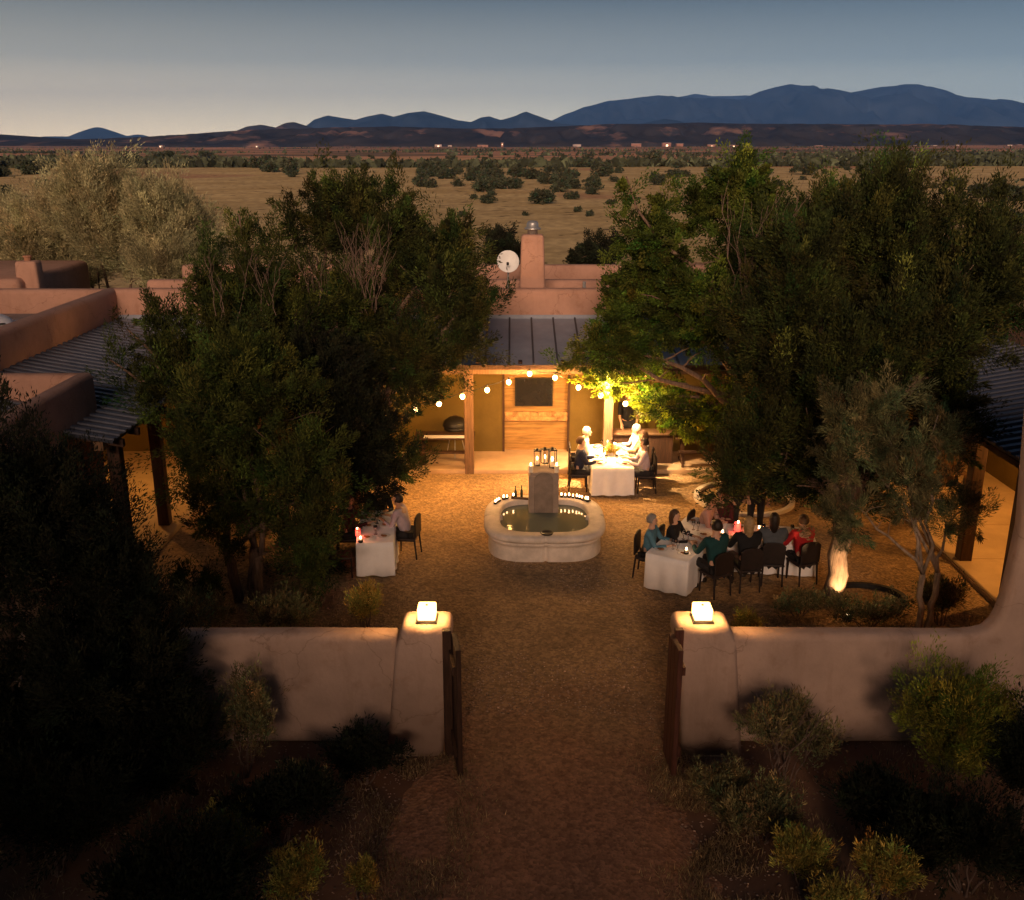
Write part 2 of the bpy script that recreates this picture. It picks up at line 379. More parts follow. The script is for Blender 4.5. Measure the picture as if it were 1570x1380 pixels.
def mesa_patches():
    n = MES.node_tree; N = n.nodes; L = n.links; p = N['Principled BSDF']; t = N['Texture Coordinate']
    mp = N.new('ShaderNodeMapping'); mp.inputs['Scale'].default_value = (1, .5, 3); L.new(t.outputs['Object'], mp.inputs[0])
    z = N.new('ShaderNodeTexNoise'); z.inputs['Scale'].default_value = .0042; z.inputs['Detail'].default_value = 9; z.inputs['Roughness'].default_value = .6; L.new(mp.outputs[0], z.inputs[0])
    r = N.new('ShaderNodeMapRange'); r.inputs[1].default_value = .55; r.inputs[2].default_value = .68; L.new(z.outputs[0], r.inputs[0])
    x = N.new('ShaderNodeMix'); x.data_type = 'RGBA'; src = p.inputs['Base Color'].links[0].from_socket
    L.new(r.outputs[0], x.inputs['Factor']); L.new(src, x.inputs['A']); x.inputs['B'].default_value = (.26, .15, .11, 1); L.new(x.outputs['Result'], p.inputs['Base Color'])
mesa_patches()
P_MAIN = [(700, 222), (800, 200), (840, 188), (865, 176), (893, 165), (930, 155), (963, 152), (1010, 146), (1042, 149), (1062, 151), (1090, 150), (1130, 152), (1150, 150), (1165, 141), (1190, 134), (1212, 130), (1243, 132), (1270, 139), (1292, 144), (1320, 139), (1350, 133), (1378, 130), (1405, 130), (1440, 139), (1480, 149), (1520, 153), (1560, 161), (1620, 176), (1720, 196), (1850, 222)]
P_BACK = [(960, 222), (1000, 158), (1040, 149), (1066, 144), (1090, 148), (1120, 148), (1145, 147), (1180, 152), (1230, 170), (1300, 222)]
P_MID = [(430, 222), (470, 194), (483, 183), (503, 177), (520, 180), (545, 184), (565, 178), (585, 174), (603, 179), (625, 173), (650, 171), (675, 177), (700, 184), (722, 187), (738, 180), (750, 178), (768, 184), (788, 178), (806, 171), (822, 177), (838, 182), (860, 190), (920, 194), (985, 189), (1020, 182), (1035, 184), (1052, 192), (1100, 222)]
P_CONE = [(60, 222), (75, 209), (90, 209), (116, 209), (135, 200), (150, 195), (165, 200), (185, 208), (200, 208), (212, 206), (226, 211), (260, 222)]
P_RISE = [(340, 222), (370, 199), (385, 193), (400, 191), (425, 196), (440, 188), (450, 187), (466, 192), (490, 199), (560, 222)]
P_MESA = [(-400, 205), (-60, 203), (0, 207), (40, 210), (90, 214), (140, 214), (190, 212), (260, 209), (330, 204), (400, 199), (470, 197), (540, 195), (600, 194), (700, 197), (780, 197), (860, 194), (940, 190), (1020, 190), (1060, 188), (1150, 190), (1250, 190), (1350, 191), (1420, 190), (1500, 194), (1570, 195), (1750, 196), (2000, 200)]
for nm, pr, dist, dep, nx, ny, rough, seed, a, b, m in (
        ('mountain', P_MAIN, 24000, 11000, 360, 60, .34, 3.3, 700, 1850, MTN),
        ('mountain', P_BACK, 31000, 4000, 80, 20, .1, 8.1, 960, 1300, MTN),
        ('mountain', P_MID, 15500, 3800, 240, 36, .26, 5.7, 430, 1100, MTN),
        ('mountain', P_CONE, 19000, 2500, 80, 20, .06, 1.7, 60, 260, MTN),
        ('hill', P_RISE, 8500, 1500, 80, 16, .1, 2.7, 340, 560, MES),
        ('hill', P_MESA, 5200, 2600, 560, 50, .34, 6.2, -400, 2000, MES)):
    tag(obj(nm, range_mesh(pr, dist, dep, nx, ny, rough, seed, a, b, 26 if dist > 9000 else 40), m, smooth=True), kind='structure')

# haze
bm = B(); box(bm, -33500, 33500, -350, 36000, -40, 1750)
hm = bpy.data.materials.new('haze_air'); hm.use_nodes = True; hn = hm.node_tree
hn.nodes.remove(hn.nodes['Principled BSDF']); pv = hn.nodes.new('ShaderNodeVolumePrincipled')
pv.inputs['Color'].default_value = (.15, .38, 1, 1); pv.inputs['Density'].default_value = 2.6e-5; pv.inputs['Anisotropy'].default_value = 0
hn.links.new(pv.outputs[0], hn.nodes['Material Output'].inputs['Volume'])
tag(obj('haze', bm, hm), kind='stuff')

# ------------------------------------------------------------------ BUILDINGS
def adobe_box(x0, x1, y0, y1, z0, z1, bev=.12):
    bm = B(); box(bm, x0, x1, y0, y1, z0, z1, bev, 4); return bm
def seam_roof(bm, p0, p1, p2, p3, n, h=.035, w=.03, th=.05, mi=0):
    "p0-p1 upper edge, p3-p2 lower edge; seams run from upper to lower"
    p0, p1, p2, p3 = map(Vector, (p0, p1, p2, p3)); nrm = (p1 - p0).cross(p3 - p0).normalized()
    if nrm.z < 0: nrm = -nrm
    a = [bm.verts.new(p) for p in (p0, p1, p2, p3)]; b = [bm.verts.new(p - nrm * th) for p in (p0, p1, p2, p3)]
    bm.faces.new(a); bm.faces.new(b[::-1])
    for k in range(4): bm.faces.new((a[k], b[k], b[(k + 1) % 4], a[(k + 1) % 4]))
    al = (p1 - p0).normalized()
    for k in range(n + 1):
        t = (k + .02) / n * .99; u = p0.lerp(p1, t); l = p3.lerp(p2, t)
        vs = [bm.verts.new(q + al * s * w / 2 + nrm * hh) for q in (u, l) for s in (-1, 1) for hh in (.002, h)]
        # u-:0,1 u+:2,3 l-:4,5 l+:6,7
        for f in ((1, 3, 7, 5), (0, 1, 5, 4), (3, 2, 6, 7), (4, 5, 7, 6), (0, 2, 3, 1)): bm.faces.new([vs[i] for i in f]).material_index = mi
    bmesh.ops.recalc_face_normals(bm, faces=bm.faces[:])

WY = 26.1            # back wall of the rear porch
EY, EZ = 24.45, 3.0  # its eave
PYY, PZB, PZT = 27.5, 3.62, 4.44
bk = thing('adobe_house', 'long pink adobe house with a lit porch closing the far side of the courtyard', 'house', (1, PYY, 0))
def part(name, bm, m, par, smooth=False, root=None):
    o = obj(name, bm, m, par, smooth); r = root or par
    if par and par.location.length: o.location = -par.location
    return o
ox = bk.location.copy()
def pbk(name, bm, m, smooth=False): return part(name, bm, m, bk, smooth)
bm = B()
for a, b in ((-11.0, -.22), (1.57, 12.2)): box(bm, a, b, WY, WY + .3, .12, 3.3)
box(bm, -.22, 1.57, WY, WY + .3, 2.35, 3.3)
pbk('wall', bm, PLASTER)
bm = B(); box(bm, -.22, 1.57, WY + .16, WY + .28, .12, .98); pbk('hearth_panel', bm, PANEL)
bm = B(); box(bm, -.22, 1.57, WY + .16, WY + .28, 1.24, 2.35); pbk('upper_panel', bm, PANEL)
bm = B()
x = -.2
rr = random.Random(4)
while x < 1.5:
    wd = rr.uniform(.1, .24); h0 = rr.uniform(.0, .04)
    for zz in (.985, 1.11):
        s = rr.uniform(-.06, .06)
        box(bm, max(-.2, x + s), min(1.56, x + s + wd - .01), WY + .02 + rr.uniform(0, .05), WY + .2, zz + h0 * .3, zz + .12 + h0 * .2, .02, 2)
    x += wd
box(bm, -.215, 1.56, WY + .065, WY + .27, .981, 1.238)
pbk('stone_band', bm, STONE)
for xx in (-.235, 1.565):
    bm = B(); box(bm, xx - .03, xx + .03, WY - .025, WY + .1, .12, 2.4); pbk('door_trim', bm, WOODD)
bm = B(); box(bm, -11.0, 12.2, EY + .02, WY + .4, 0, .12, .015, 1); pbk('patio_slab', bm, mat('patio_concrete', (.44, .30, .19), .85, .15, 1.5, .2, 20))
bm = B(); seam_roof(bm, (-11.1, PYY, PZB), (12.4, PYY, PZB), (12.4, EY - .25, EZ), (-11.1, EY - .25, EZ), 38, w=.045, mi=1); pbk('metal_roof', bm, [METAL, RIBD])
bm = B(); box(bm, -7.6, 9.1, EY, EY + .16, EZ - .30, EZ - .06); pbk('porch_beam', bm, WOOD)
bm = B(); box(bm, -7.6, 9.1, EY - .27, EY - .235, EZ - .12, EZ - .005); pbk('fascia_board', bm, WOODD)
for k in range(16):
    xx = -7.4 + k * 1.08; bm = B(); box(bm, xx, xx + .1, EY - .2, WY, EZ - .055, EZ + .06); pbk('rafter', bm, WOODD)
for xx in (-6.6, -4.0, -1.12, 2.5, 5.6, 8.4):
    bm = B(); box(bm, xx - .12, xx + .12, EY - .02, EY + .2, 0, EZ - .30, .02, 2); pbk('porch_post', bm, WOOD)
# adobe mass above the porch roof: front parapet and the stepped parapets behind it
pbk('front_parapet', adobe_box(-11.5, 12.8, PYY, PYY + .42, 3.0, PZT, .14), ADOBE, True)
bm = B(); box(bm, -11.3, 12.6, PYY + .3, 36.0, 3.4, 3.6); box(bm, -11.3, 12.6, PYY + .35, 36.0, 0, 3.4); pbk('flat_roof', bm, ROOFTOP)
pbk('middle_parapet', adobe_box(-11.4, 12.7, 30.6, 31.0, 3.3, 4.28, .12), ADOBE, True)
pbk('rear_parapet', adobe_box(-11.4, 12.7, 34.0, 34.4, 3.3, 4.35, .12), ADOBE, True)
bm = B(); box(bm, -11.3, 12.6, PYY - .02, PYY - .004, 3.60, 3.72); pbk('flashing', bm, METAL)
# chimney with a metal cap
def chimney(par, x, y, zb, zt, wb, wt, dpt, cap=True, m=ADOBE):
    bm = B(); zm = zb + (zt - zb)
    vs = []
    for z, ww, dd in ((zb, wb, dpt), (zm, wt, dpt * .85)):
        vs.append([bm.verts.new((x + sx_ * ww / 2, y + sy * dd / 2, z)) for sx_, sy in ((-1, -1), (1, -1), (1, 1), (-1, 1))])
    bm.faces.new(vs[0][::-1]); bm.faces.new(vs[1])
    for k in range(4): bm.faces.new((vs[0][k], vs[0][(k + 1) % 4], vs[1][(k + 1) % 4], vs[1][k]))
    bmesh.ops.bevel(bm, geom=bm.edges[:], offset=.09, segments=4, affect='EDGES', profile=.5)
    c = part('chimney', bm, m, par, True)
    if cap:
        bm = B(); lathe(bm, [(.14, zt - .02), (.14, zt + .12), (.23, zt + .13), (.235, zt + .17), (.17, zt + .2), (.165, zt + .3), (.13, zt + .36), (.05, zt + .38)], 20, (x, y, 0))
        k = obj('chimney_cap', bm, GALV, c, True)
    return c
cy = 28.45
xa, zt = D(799, 359, cy); xb, _ = D(834, 359, cy); xc, zb = D(816, 441, cy)
chimney(bk, (xa + xb) / 2, cy, 3.5, zt, .80, .64, .55)
# pipes on the roof
for k, (xx, yy) in enumerate(((2.1, 28.6), (-3.2, 29.0))):
    bm = B(); tube(bm, [(xx, yy, 3.5), (xx, yy, 4.5)], .05, 10); pbk('vent_pipe', bm, GALV)

# satellite dish on the roof
dx, dz = D(779, 401, 30.2)
dish = thing('satellite_dish', 'round white satellite dish on the flat roof left of the tall chimney', 'dish', (dx, 30.2, 3.6))
bm = B(); prof = [(0.02, .085), (.12, .075), (.24, .035), (.33, -.02), (.345, -.02), (.25, .05), (.12, .095), (.03, .105)]
rings = []
for r, z in prof: rings.append([bm.verts.new((r * math.cos(t), -(-z), r * math.sin(t))) for t in [k * math.pi / 12 for k in range(24)]])
for a, b in zip(rings, rings[1:]):
    for k in range(24): bm.faces.new((a[k], a[(k + 1) % 24], b[(k + 1) % 24], b[k]))
bm.faces.new(rings[0]); bm.faces.new(rings[-1])
bmesh.ops.recalc_face_normals(bm, faces=bm.faces[:])
o = obj('reflector', bm, WHITE, dish, True); o.location = (0, 0, dz - 3.6); o.rotation_euler = (R(-18), 0, R(8))
bm = B(); tube(bm, [(0, .16, 0), (0, .16, dz - 3.65)], .03, 10); tube(bm, [(-.25, .4, 0), (0, .16, .3)], .015, 6); obj('mast', bm, GALV, dish)
bm = B(); tube(bm, [(-.02, .05, dz - 3.92), (-.05, -.32, dz - 3.72)], .014, 6); obj('feed_arm', bm, WHITE, dish)
bm = B(); box(bm, -.05, .03, -.40, -.31, dz - 3.67, dz - 3.58, .02, 2); obj('receiver', bm, BLACKM, dish)

# screen on the porch wall
sc = thing('wall_screen', 'dark square screen hung above the stone band in the middle of the porch', 'screen', (.6, WY + .1, 1.80))
bm = B(); box(bm, -.52, .52, -.03, .05, -.40, .40, .01, 1); obj('frame', bm, BLACKM, sc)
bm = B(); box(bm, -.49, .49, -.036, -.03, -.37, .37); obj('display', bm, SCREEN, sc)

# ---- left wing
LXP = -11.1; LXE = -7.5
lf = thing('adobe_house', 'left wing of the adobe house with a ribbed blue-grey porch roof and lit porch', 'house', (-12, 22, 0))
def plf(name, bm, m, smooth=False): return part(name, bm, m, lf, smooth)
y0l = 17.6
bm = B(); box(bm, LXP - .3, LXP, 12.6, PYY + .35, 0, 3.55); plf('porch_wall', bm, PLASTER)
bm = B(); seam_roof(bm, (LXP, 27.45, 3.60), (LXP, y0l, 3.60), (LXE, y0l, 2.98), (LXE, 27.45, 2.98), 33, h=.04, w=.11, mi=1); plf('metal_roof', bm, [METALB, RIBLIT])
bm = B()
plf('parapet', adobe_box(LXP - .42, LXP, 10.0, PYY + .4, 3.45, PZT, .14), ADOBE, True)
bm = B(); box(bm, -22, LXP - .3, 10, 27.6, 0, 3.75); plf('flat_roof', bm, ROOFTOP)
plf('far_parapet', adobe_box(-22, LXP - .35, PYY + .02, PYY + .42, 3.5, 4.42, .12), ADOBE, True)
for yy in (18.4, 20.6, 22.8, 25.0):
    bm = B(); box(bm, -7.95, -7.70, yy - .12, yy + .12, 0, 2.76, .02, 2); plf('porch_post', bm, WOODD)
bm = B(); box(bm, -7.92, -7.74, y0l + .1, 24.4, 2.76, 2.94); plf('porch_beam', bm, WOOD)
for k in range(9):
    yy = y0l + .3 + k * .8; bm = B()
    vs = box(bm, LXP, LXE + .06, yy, yy + .1, -.14, 0)
    for v in bm.verts: v.co.z += 3.54 - (v.co.x - LXP) / (LXE - LXP) * .62
    plf('rafter', bm, WOODD)
bm = B(); box(bm, LXP, -7.5, 12.9, 24.4, 0, .13, .015, 1); plf('porch_slab', bm, mat('porch_concrete', (.45, .33, .2), .8, .15, 1.5, .2, 20))
# windows and a door on the lit porch wall
for yy in (19.3, 22.2):
    bm = B(); box(bm, LXP + .002, LXP + .05, yy - .5, yy + .5, 1.0, 2.1); wv = plf('window', bm, WOODD)
    bm = B(); box(bm, LXP + .05, LXP + .06, yy - .42, yy + .42, 1.08, 2.02); obj('pane', bm, SCREEN, wv)
bm = B(); box(bm, LXP + .002, LXP + .05, 20.3, 21.2, .13, 2.25); plf('door', bm, WOOD)
# skylight dome
sk = thing('skylight', 'low white skylight dome on the flat roof of the left wing', 'skylight', (-13.4, 24.6, 3.75))
bm = B(); box(bm, -.85, .85, -.6, .6, 0, .22, .03, 2); obj('curb', bm, WHITE, sk)
bm = B(); vv = ball(bm, (0, 0, .2), 1, 3, (.78, .55, .32)); bmesh.ops.delete(bm, geom=[v for v in bm.verts if v.co.z < .2], context='VERTS'); obj('dome', bm, mat('dome_acrylic', (.6, .6, .64), .35, .05, 2, spec=.5), sk, True)
# the square adobe block nearer the camera
bl = thing('adobe_house', 'square adobe room with open parapets beside the dark tree at the far left', 'house', (-10, 15.5, 0))
def pbl(name, bm, m, smooth=False): return part(name, bm, m, bl, smooth)
BX, BY, BZ = -8.42, 19.3, 3.94
pbl('side_parapet', adobe_box(BX - .34, BX, 9.5, BY, 0, BZ, .12), ADOBE, True)
pbl('far_parapet', adobe_box(-16, BX - .08, BY - .34, BY - .004, 0, BZ - .004, .12), ADOBE, True)
bm = B(); box(bm, -15.8, BX - .2, 9.6, BY - .2, 0, 3.28); pbl('flat_roof', bm, ROOFTOP)
pbl('near_parapet', adobe_box(-16, BX - .08, 9.6, 9.95, 0, BZ - .01, .12), ADOBE, True)
# small adobe outbuilding with chimney beyond the left wing
sh = thing('adobe_house', 'small dark adobe house with a squat chimney beyond the left wing', 'house', (-19, 33, 0))
hx, hz = D(0, 432, 33)
bm = adobe_box(-23.5, D(62, 430, 33)[0], 31.5, 37, 0, D(0, 428, 31.5)[1], .2); part('wall', bm, ADOBE, sh, True)
cxh, czh = D(43, 402, 32.2); chimney(sh, cxh, 32.2, 3.2, czh + .05, .78, .68, .6, False)
bm = B(); lathe(bm, [(.1, czh + .03), (.12, czh + .16), (.15, czh + .17), (.13, czh + .22)], 12, (cxh, 32.2, 0)); part('flue', bm, mat('clay', (.35, .17, .1), .8), sh)

# ---- right wing
RXE = 8.95; RXP = 12.4
rt = thing('adobe_house', 'right wing of the adobe house with a ribbed roof and orange-lit porch floor', 'house', (11, 20, 0))
def prt(name, bm, m, smooth=False): return part(name, bm, m, rt, smooth)
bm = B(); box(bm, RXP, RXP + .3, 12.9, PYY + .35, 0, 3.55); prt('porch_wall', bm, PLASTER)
bm = B(); seam_roof(bm, (RXP, 27.4, 3.62), (RXP, 14.6, 3.62), (RXE, 14.6, 3.0), (RXE, 27.4, 3.0), 43, h=.04, w=.11, mi=1); prt('metal_roof', bm, [METALB, RIBLIT])
bm = B(); box(bm, RXE - .01, RXE + .02, 14.6, 24.1, 2.84, 2.95); prt('fascia_board', bm, WOODD)
prt('parapet', adobe_box(RXP, RXP + .42, 12.9, PYY + .4, 3.45, PZT, .14), ADOBE, True)
bm = B(); box(bm, RXP + .3, 22, 12.9, 27.6, 0, 3.75); prt('flat_roof', bm, ROOFTOP)
for yy in (14.85, 16.7, 18.6, 20.9, 23.2):
    bm = B(); box(bm, 9.18, 9.43, yy - .13, yy + .13, .14, 2.80, .02, 2); prt('porch_post', bm, WOODD)
bm = B(); box(bm, 9.20, 9.40, 14.7, 24.3, 2.80, 2.97); prt('porch_beam', bm, WOOD)
for k in range(12):
    yy = 14.8 + k * .8; bm = B(); box(bm, RXE + .04, RXP, yy, yy + .1, -.14, 0)
    for v in bm.verts: v.co.z += 2.93 + (v.co.x - RXE) / (RXP - RXE) * .62
    prt('rafter', bm, WOODD)
SL = mat('porch_floor', (.52, .36, .20), .8, .12, 1.2, .2, 20)
bm = B()
for a, b in ((13.0, 14.68), (14.7, 16.58), (16.6, 18.58), (18.6, 20.48), (20.5, 22.58), (22.6, 24.42)):
    box(bm, 9.09, RXP, a, b, 0, .15, .015, 1)
prt('porch_slab', bm, SL)
bm = B(); box(bm, 9.05, 9.09, 13.0, 24.42, 0, .10); prt('slab_edge', bm, WOOD)
for yy in (17.5, 21.2):
    bm = B(); box(bm, RXP - .05, RXP - .002, yy - .45, yy + .45, .15, 2.2); prt('door', bm, WOODD)
# arched settle on the right porch
st = thing('bench', 'brown wooden bench with an arched back on the right porch', 'bench', (10.55, 23.1, .15))
pts = [(-.7, .4), (-.7, .85)] + [(.7 * math.cos(a), .85 + .35 * math.sin(a)) for a in [math.pi - k * math.pi / 12 for k in range(1, 12)]] + [(.7, .85), (.7, .4)]
bm = B(); extr(bm, pts, .18, .24); obj('backrest', bm, WOOD, st)
bm = B(); box(bm, -.7, .7, -.3, .24, .38, .43, .01, 1); obj('seat', bm, WOOD, st)
for sx_ in (-.64, .60):
    for sy in (-.27, .2):
        bm = B(); box(bm, sx_, sx_ + .06, sy - .02, sy + .03, 0, .38); obj('leg', bm, WOOD, st)
# tall pier and its room at the right edge, joined to the low wall by a swept shoulder
gy0, gy1 = 12.28, 12.62
gw = thing('garden_wall', 'pink adobe yard wall right of the gate sweeping up to the tall corner', 'wall', (6, gy0, 0))
xr = [2.95, 4, 5, 5.8, 6.3, 6.52, 6.66, 6.75, 6.81, 6.85, 6.88, 6.90, 6.91]
zr = [1.76, 1.75, 1.75, 1.74, 1.74, 1.76, 1.80, 1.90, 2.05, 2.30, 2.70, 3.10, 3.30]
pts = [(2.95, 0)] + list(zip(xr, zr)) + [(6.90, 3.5), (6.72, 5.72), (6.84, 5.8), (12.0, 5.8), (12.0, 0)]
bm = B(); extr(bm, pts, gy0, gy1, 'y', .11, 4); o = part('wall_body', bm, ADOBE2, gw, True)
for i, (sx0, sx1, lab, gx) in enumerate(((-1.54, -.85, 'l', -1), (2.28, 3.05, 'r', 1))):
    if i == 0: pl = thing('gate_pillar', 'thick sloping adobe gate pillar on the left of the opening, lamp on top', 'pillar', (-1.2, 12.4, 0))
    else: pl = thing('gate_pillar', 'thick sloping adobe gate pillar on the right of the opening, lamp on top', 'pillar', (2.7, 12.4, 0))
    bm = B(); lv = []
    if i == 0: rows = [(-.0, -1.78, -.97, 11.98, 12.86), (1.62, -1.62, -.86, 12.08, 12.78), (1.72, -1.58, -.84, 12.10, 12.76), (1.93, -1.53, -.85, 12.14, 12.74)]
    else: rows = [(-.0, 2.40, 3.28, 11.98, 12.86), (1.62, 2.31, 3.12, 12.08, 12.78), (1.72, 2.27, 3.09, 12.10, 12.76), (1.93, 2.28, 3.03, 12.14, 12.74)]
    for z, a, b, c, d in rows: lv.append([bm.verts.new(p) for p in ((a, c, z), (b, c, z), (b, d, z), (a, d, z))])
    bm.faces.new(lv[0][::-1]); bm.faces.new(lv[-1])
    for a, b in zip(lv, lv[1:]):
        for k in range(4): bm.faces.new((a[k], a[(k + 1) % 4], b[(k + 1) % 4], b[k]))
    es = [e for e in bm.edges if (abs(e.verts[0].co.z - e.verts[1].co.z) > .01) or e.verts[0].co.z > 1.9]
    bmesh.ops.bevel(bm, geom=es, offset=.09, segments=5, affect='EDGES', profile=.5)
    part('pillar_body', bm, ADOBE2, pl, True)
lw = thing('garden_wall', 'long low pink adobe yard wall left of the gate running into the dark tree', 'wall', (-5, gy0, 0))
bm = B(); pts = [(-1.62, 0), (-1.62, 1.74), (-3, 1.75), (-5, 1.74), (-7, 1.76), (-9.5, 1.75), (-9.5, 0)]
extr(bm, pts, gy0, gy1, 'y', .11, 4); part('wall_body', bm, ADOBE2, lw, True)

# gate leaves folded outward against the pillars
for i in (0, 1):
    s = 1 if i == 0 else -1; x = -.80 if i == 0 else 2.18
    g = thing('gate_leaf', ('narrow dark plank gate leaf standing open beside the left gate pillar', 'narrow red-brown plank gate leaf standing open beside the right gate pillar')[i], 'gate', (x, 12.05, 0))
    wd = WOODD if i == 0 else mat('red_wood', (.09, .032, .02), .7, .3, 6, .3, 20, stretch=(4, 4, .5))
    for k in range(3):
        bm = B(); box(bm, -.035, .035, -.62 + k * .205, -.62 + k * .205 + .195, .06, 1.98 - .03 * k, .008, 1); obj('plank', bm, wd, g)
    for zz in (.35, 1.6):
        bm = B(); box(bm, -.06 * s - .02, -.06 * s + .02, -.6, -.02, zz, zz + .12); obj('rail', bm, wd, g)
    bm = B(); box(bm, -.10 * s - .06, -.10 * s + .06, -.10, .0, 0, 2.0, .01, 1); obj('hinge_post', bm, wd, g)
    g.rotation_euler = (0, 0, R(9 if i == 0 else 3))

# pillar lamps
def pillar_lamp(loc, lab):
    t = thing('pillar_lamp', lab, 'lamp', loc, 0, 'square lamps on the gate pillars')
    bm = B(); box(bm, -.15, .15, -.15, .15, 0, .025, .008, 1); box(bm, -.135, .135, -.135, .135, .025, .035); obj('base', bm, BLACKM, t)
    bm = B(); box(bm, -.125, .125, -.125, .125, .035, .22, .02, 2); obj('lamp_glass', bm, E_LAMP, t)
    bm = B(); lathe(bm, [(.015, .221), (.018, .228), (.008, .236)], 12); obj('finial', bm, BLACKM, t)
    for dx_, dy in ((.34, 0), (-.34, 0), (0, .34), (0, -.34)):
        point('lamp_light', (dx_ * .62, dy * .62, .17), 9, (1, .5, .16), .05, t)
    return t
pillar_lamp((G(656, 944, 1.93)[0], 12.42, 1.93), 'glowing square lamp on top of the left gate pillar')
pillar_lamp((G(1074, 945, 1.93)[0], 12.42, 1.93), 'glowing square lamp on top of the right gate pillar')

# porch lamps (warm light on the porches)
def porch_lamp(loc, w_, lab, ng=(0, 0, 0)):
    t = thing('ceiling_lamp', lab, 'lamp', loc, 0, 'small ceiling lamps under the porches')
    bm = B(); lathe(bm, [(.05, .02), (.09, 0), (.09, -.03), (.07, -.05)], 14); obj('canopy', bm, BLACKM, t)
    bm = B(); ball(bm, (0, 0, -.10), .07, 2); obj('globe', bm, E_BULB, t, True)
    point('globe_light', (0, 0, -.24), w_, (1, .43, .09), .07, t)
for loc, w_, lab in (((-9.6, 19.0, 3.1), 200, 'small round ceiling lamp at the near end of the left porch'),
                     ((-9.6, 22.5, 3.1), 160, 'small round ceiling lamp at the far end of the left porch'),
                     ((10.9, 17.6, 3.1), 240, 'small round ceiling lamp at the near end of the right porch'),
                     ((10.9, 21.6, 3.1), 170, 'small round ceiling lamp at the far end of the right porch')):
    porch_lamp(loc, w_, lab)
for loc, w_, lab in (((.7, 25.3, 2.95), 9, 'small ceiling lamp in front of the wall screen'), ((3.3, 25.5, 2.95), 3, 'small ceiling lamp above the bar counter'), ((-3.0, 25.4, 2.95), 3, 'small ceiling lamp above the left porch bench')):
    porch_lamp(loc, w_, lab)

# ------------------------------------------------------------------ FOUNTAIN
FXc, FYc = .70, 19.9
ft = thing('fountain', 'pale cast-stone fountain with a rounded basin and an arched pedestal', 'fountain', (FXc, FYc, 0))
def fpt(a, r, e=3.4):
    c, s = math.cos(a), math.sin(a); q = (abs(c) ** e + abs(s) ** e) ** (-1 / e)
    seam = min(abs((a - k * math.pi / 2 + math.pi) % (2 * math.pi) - math.pi) for k in range(4))
    g = .06 * math.exp(-(seam / .028) ** 2)
    return (r * q - g) * c, (r * q - g) * s
N_ = 256
def basin(prof):
    bm = B(); rings = []
    for r, z in prof: rings.append([bm.verts.new((*fpt(2 * math.pi * (k + .5) / N_, r), z)) for k in range(N_)])
    for a, b in zip(rings, rings[1:]):
        for k in range(N_): bm.faces.new((a[k], a[(k + 1) % N_], b[(k + 1) % N_], b[k]))
    bmesh.ops.recalc_face_normals(bm, faces=bm.faces[:]); return bm
obj('basin_wall', basin([(1.22, 0), (1.20, .30), (1.19, .36), (1.23, .37), (1.245, .40), (1.24, .435), (1.20, .445)]), CAST, ft, True)
obj('basin_rim', basin([(1.20, .447), (1.27, .46), (1.305, .50), (1.305, .56), (1.28, .60), (1.20, .615), (1.0, .615), (.965, .60), (.955, .56), (.955, .12), (.5, .10)]), CAST, ft, True)
wm = bpy.data.materials.new('dark_water'); wm.use_nodes = True; p = wm.node_tree.nodes['Principled BSDF']
p.inputs['Base Color'].default_value = (.12, .14, .115, 1); p.inputs['Roughness'].default_value = .05; p.inputs['Specular IOR Level'].default_value = .5
nz = wm.node_tree.nodes.new('ShaderNodeTexNoise'); nz.inputs['Scale'].default_value = 5; bp = wm.node_tree.nodes.new('ShaderNodeBump'); bp.inputs['Strength'].default_value = .12; bp.inputs['Distance'].default_value = .02
wm.node_tree.links.new(nz.outputs[0], bp.inputs['Height']); wm.node_tree.links.new(bp.outputs[0], p.inputs['Normal'])
bm = B(); bm.faces.new([bm.verts.new((*fpt(2 * math.pi * (k + .5) / N_, .957), .50)) for k in range(N_)])
o = tag(obj('fountain_water', bm, wm, None, loc=(FXc, FYc, 0)), kind='structure')
# pedestal with an arched front panel
py_ = .72
bm = B(); pts = [(-.33, .1), (-.33, 1.36), (-.26, 1.40)] + [(.22 * math.cos(a), 1.385 + .05 * math.sin(a)) for a in [math.pi - k * math.pi / 10 for k in range(1, 10)]] + [(.26, 1.40), (.33, 1.36), (.33, .1)]
extr(bm, pts, py_ - .26, py_ + .30, 'y', .03, 3); obj('pedestal', bm, WCAST, ft)
bm = B(); pts = [(-.21, .5), (-.21, 1.28)] + [(.21 * math.cos(a), 1.28 + .16 * math.sin(a)) for a in [math.pi - k * math.pi / 10 for k in range(1, 10)]] + [(.21, 1.28), (.21, .5)]
extr(bm, pts, py_ - .32, py_ - .262, 'y', .015, 2); obj('spout_panel', bm, mat('wet_stone', (.20, .155, .125), .6, .2, 4, .3, 20), ft)
for sx_ in (-.26, .26):
    bm = B(); box(bm, sx_ - .07, sx_ + .07, py_ - .30, py_ - .262, .4, 1.36, .015, 2); obj('pilaster', bm, WCAST, ft)
bm = B(); lathe(bm, [(.05, 0), (.12, .02), (.14, .05), (.13, .055), (.1, .03)], 18); bowl = tag(obj('metal_bowl', bm, BLACKM, None, True, (FXc + .02, FYc - 1.14, .616)), 'small dark bowl on the front rim of the fountain', 'bowl')

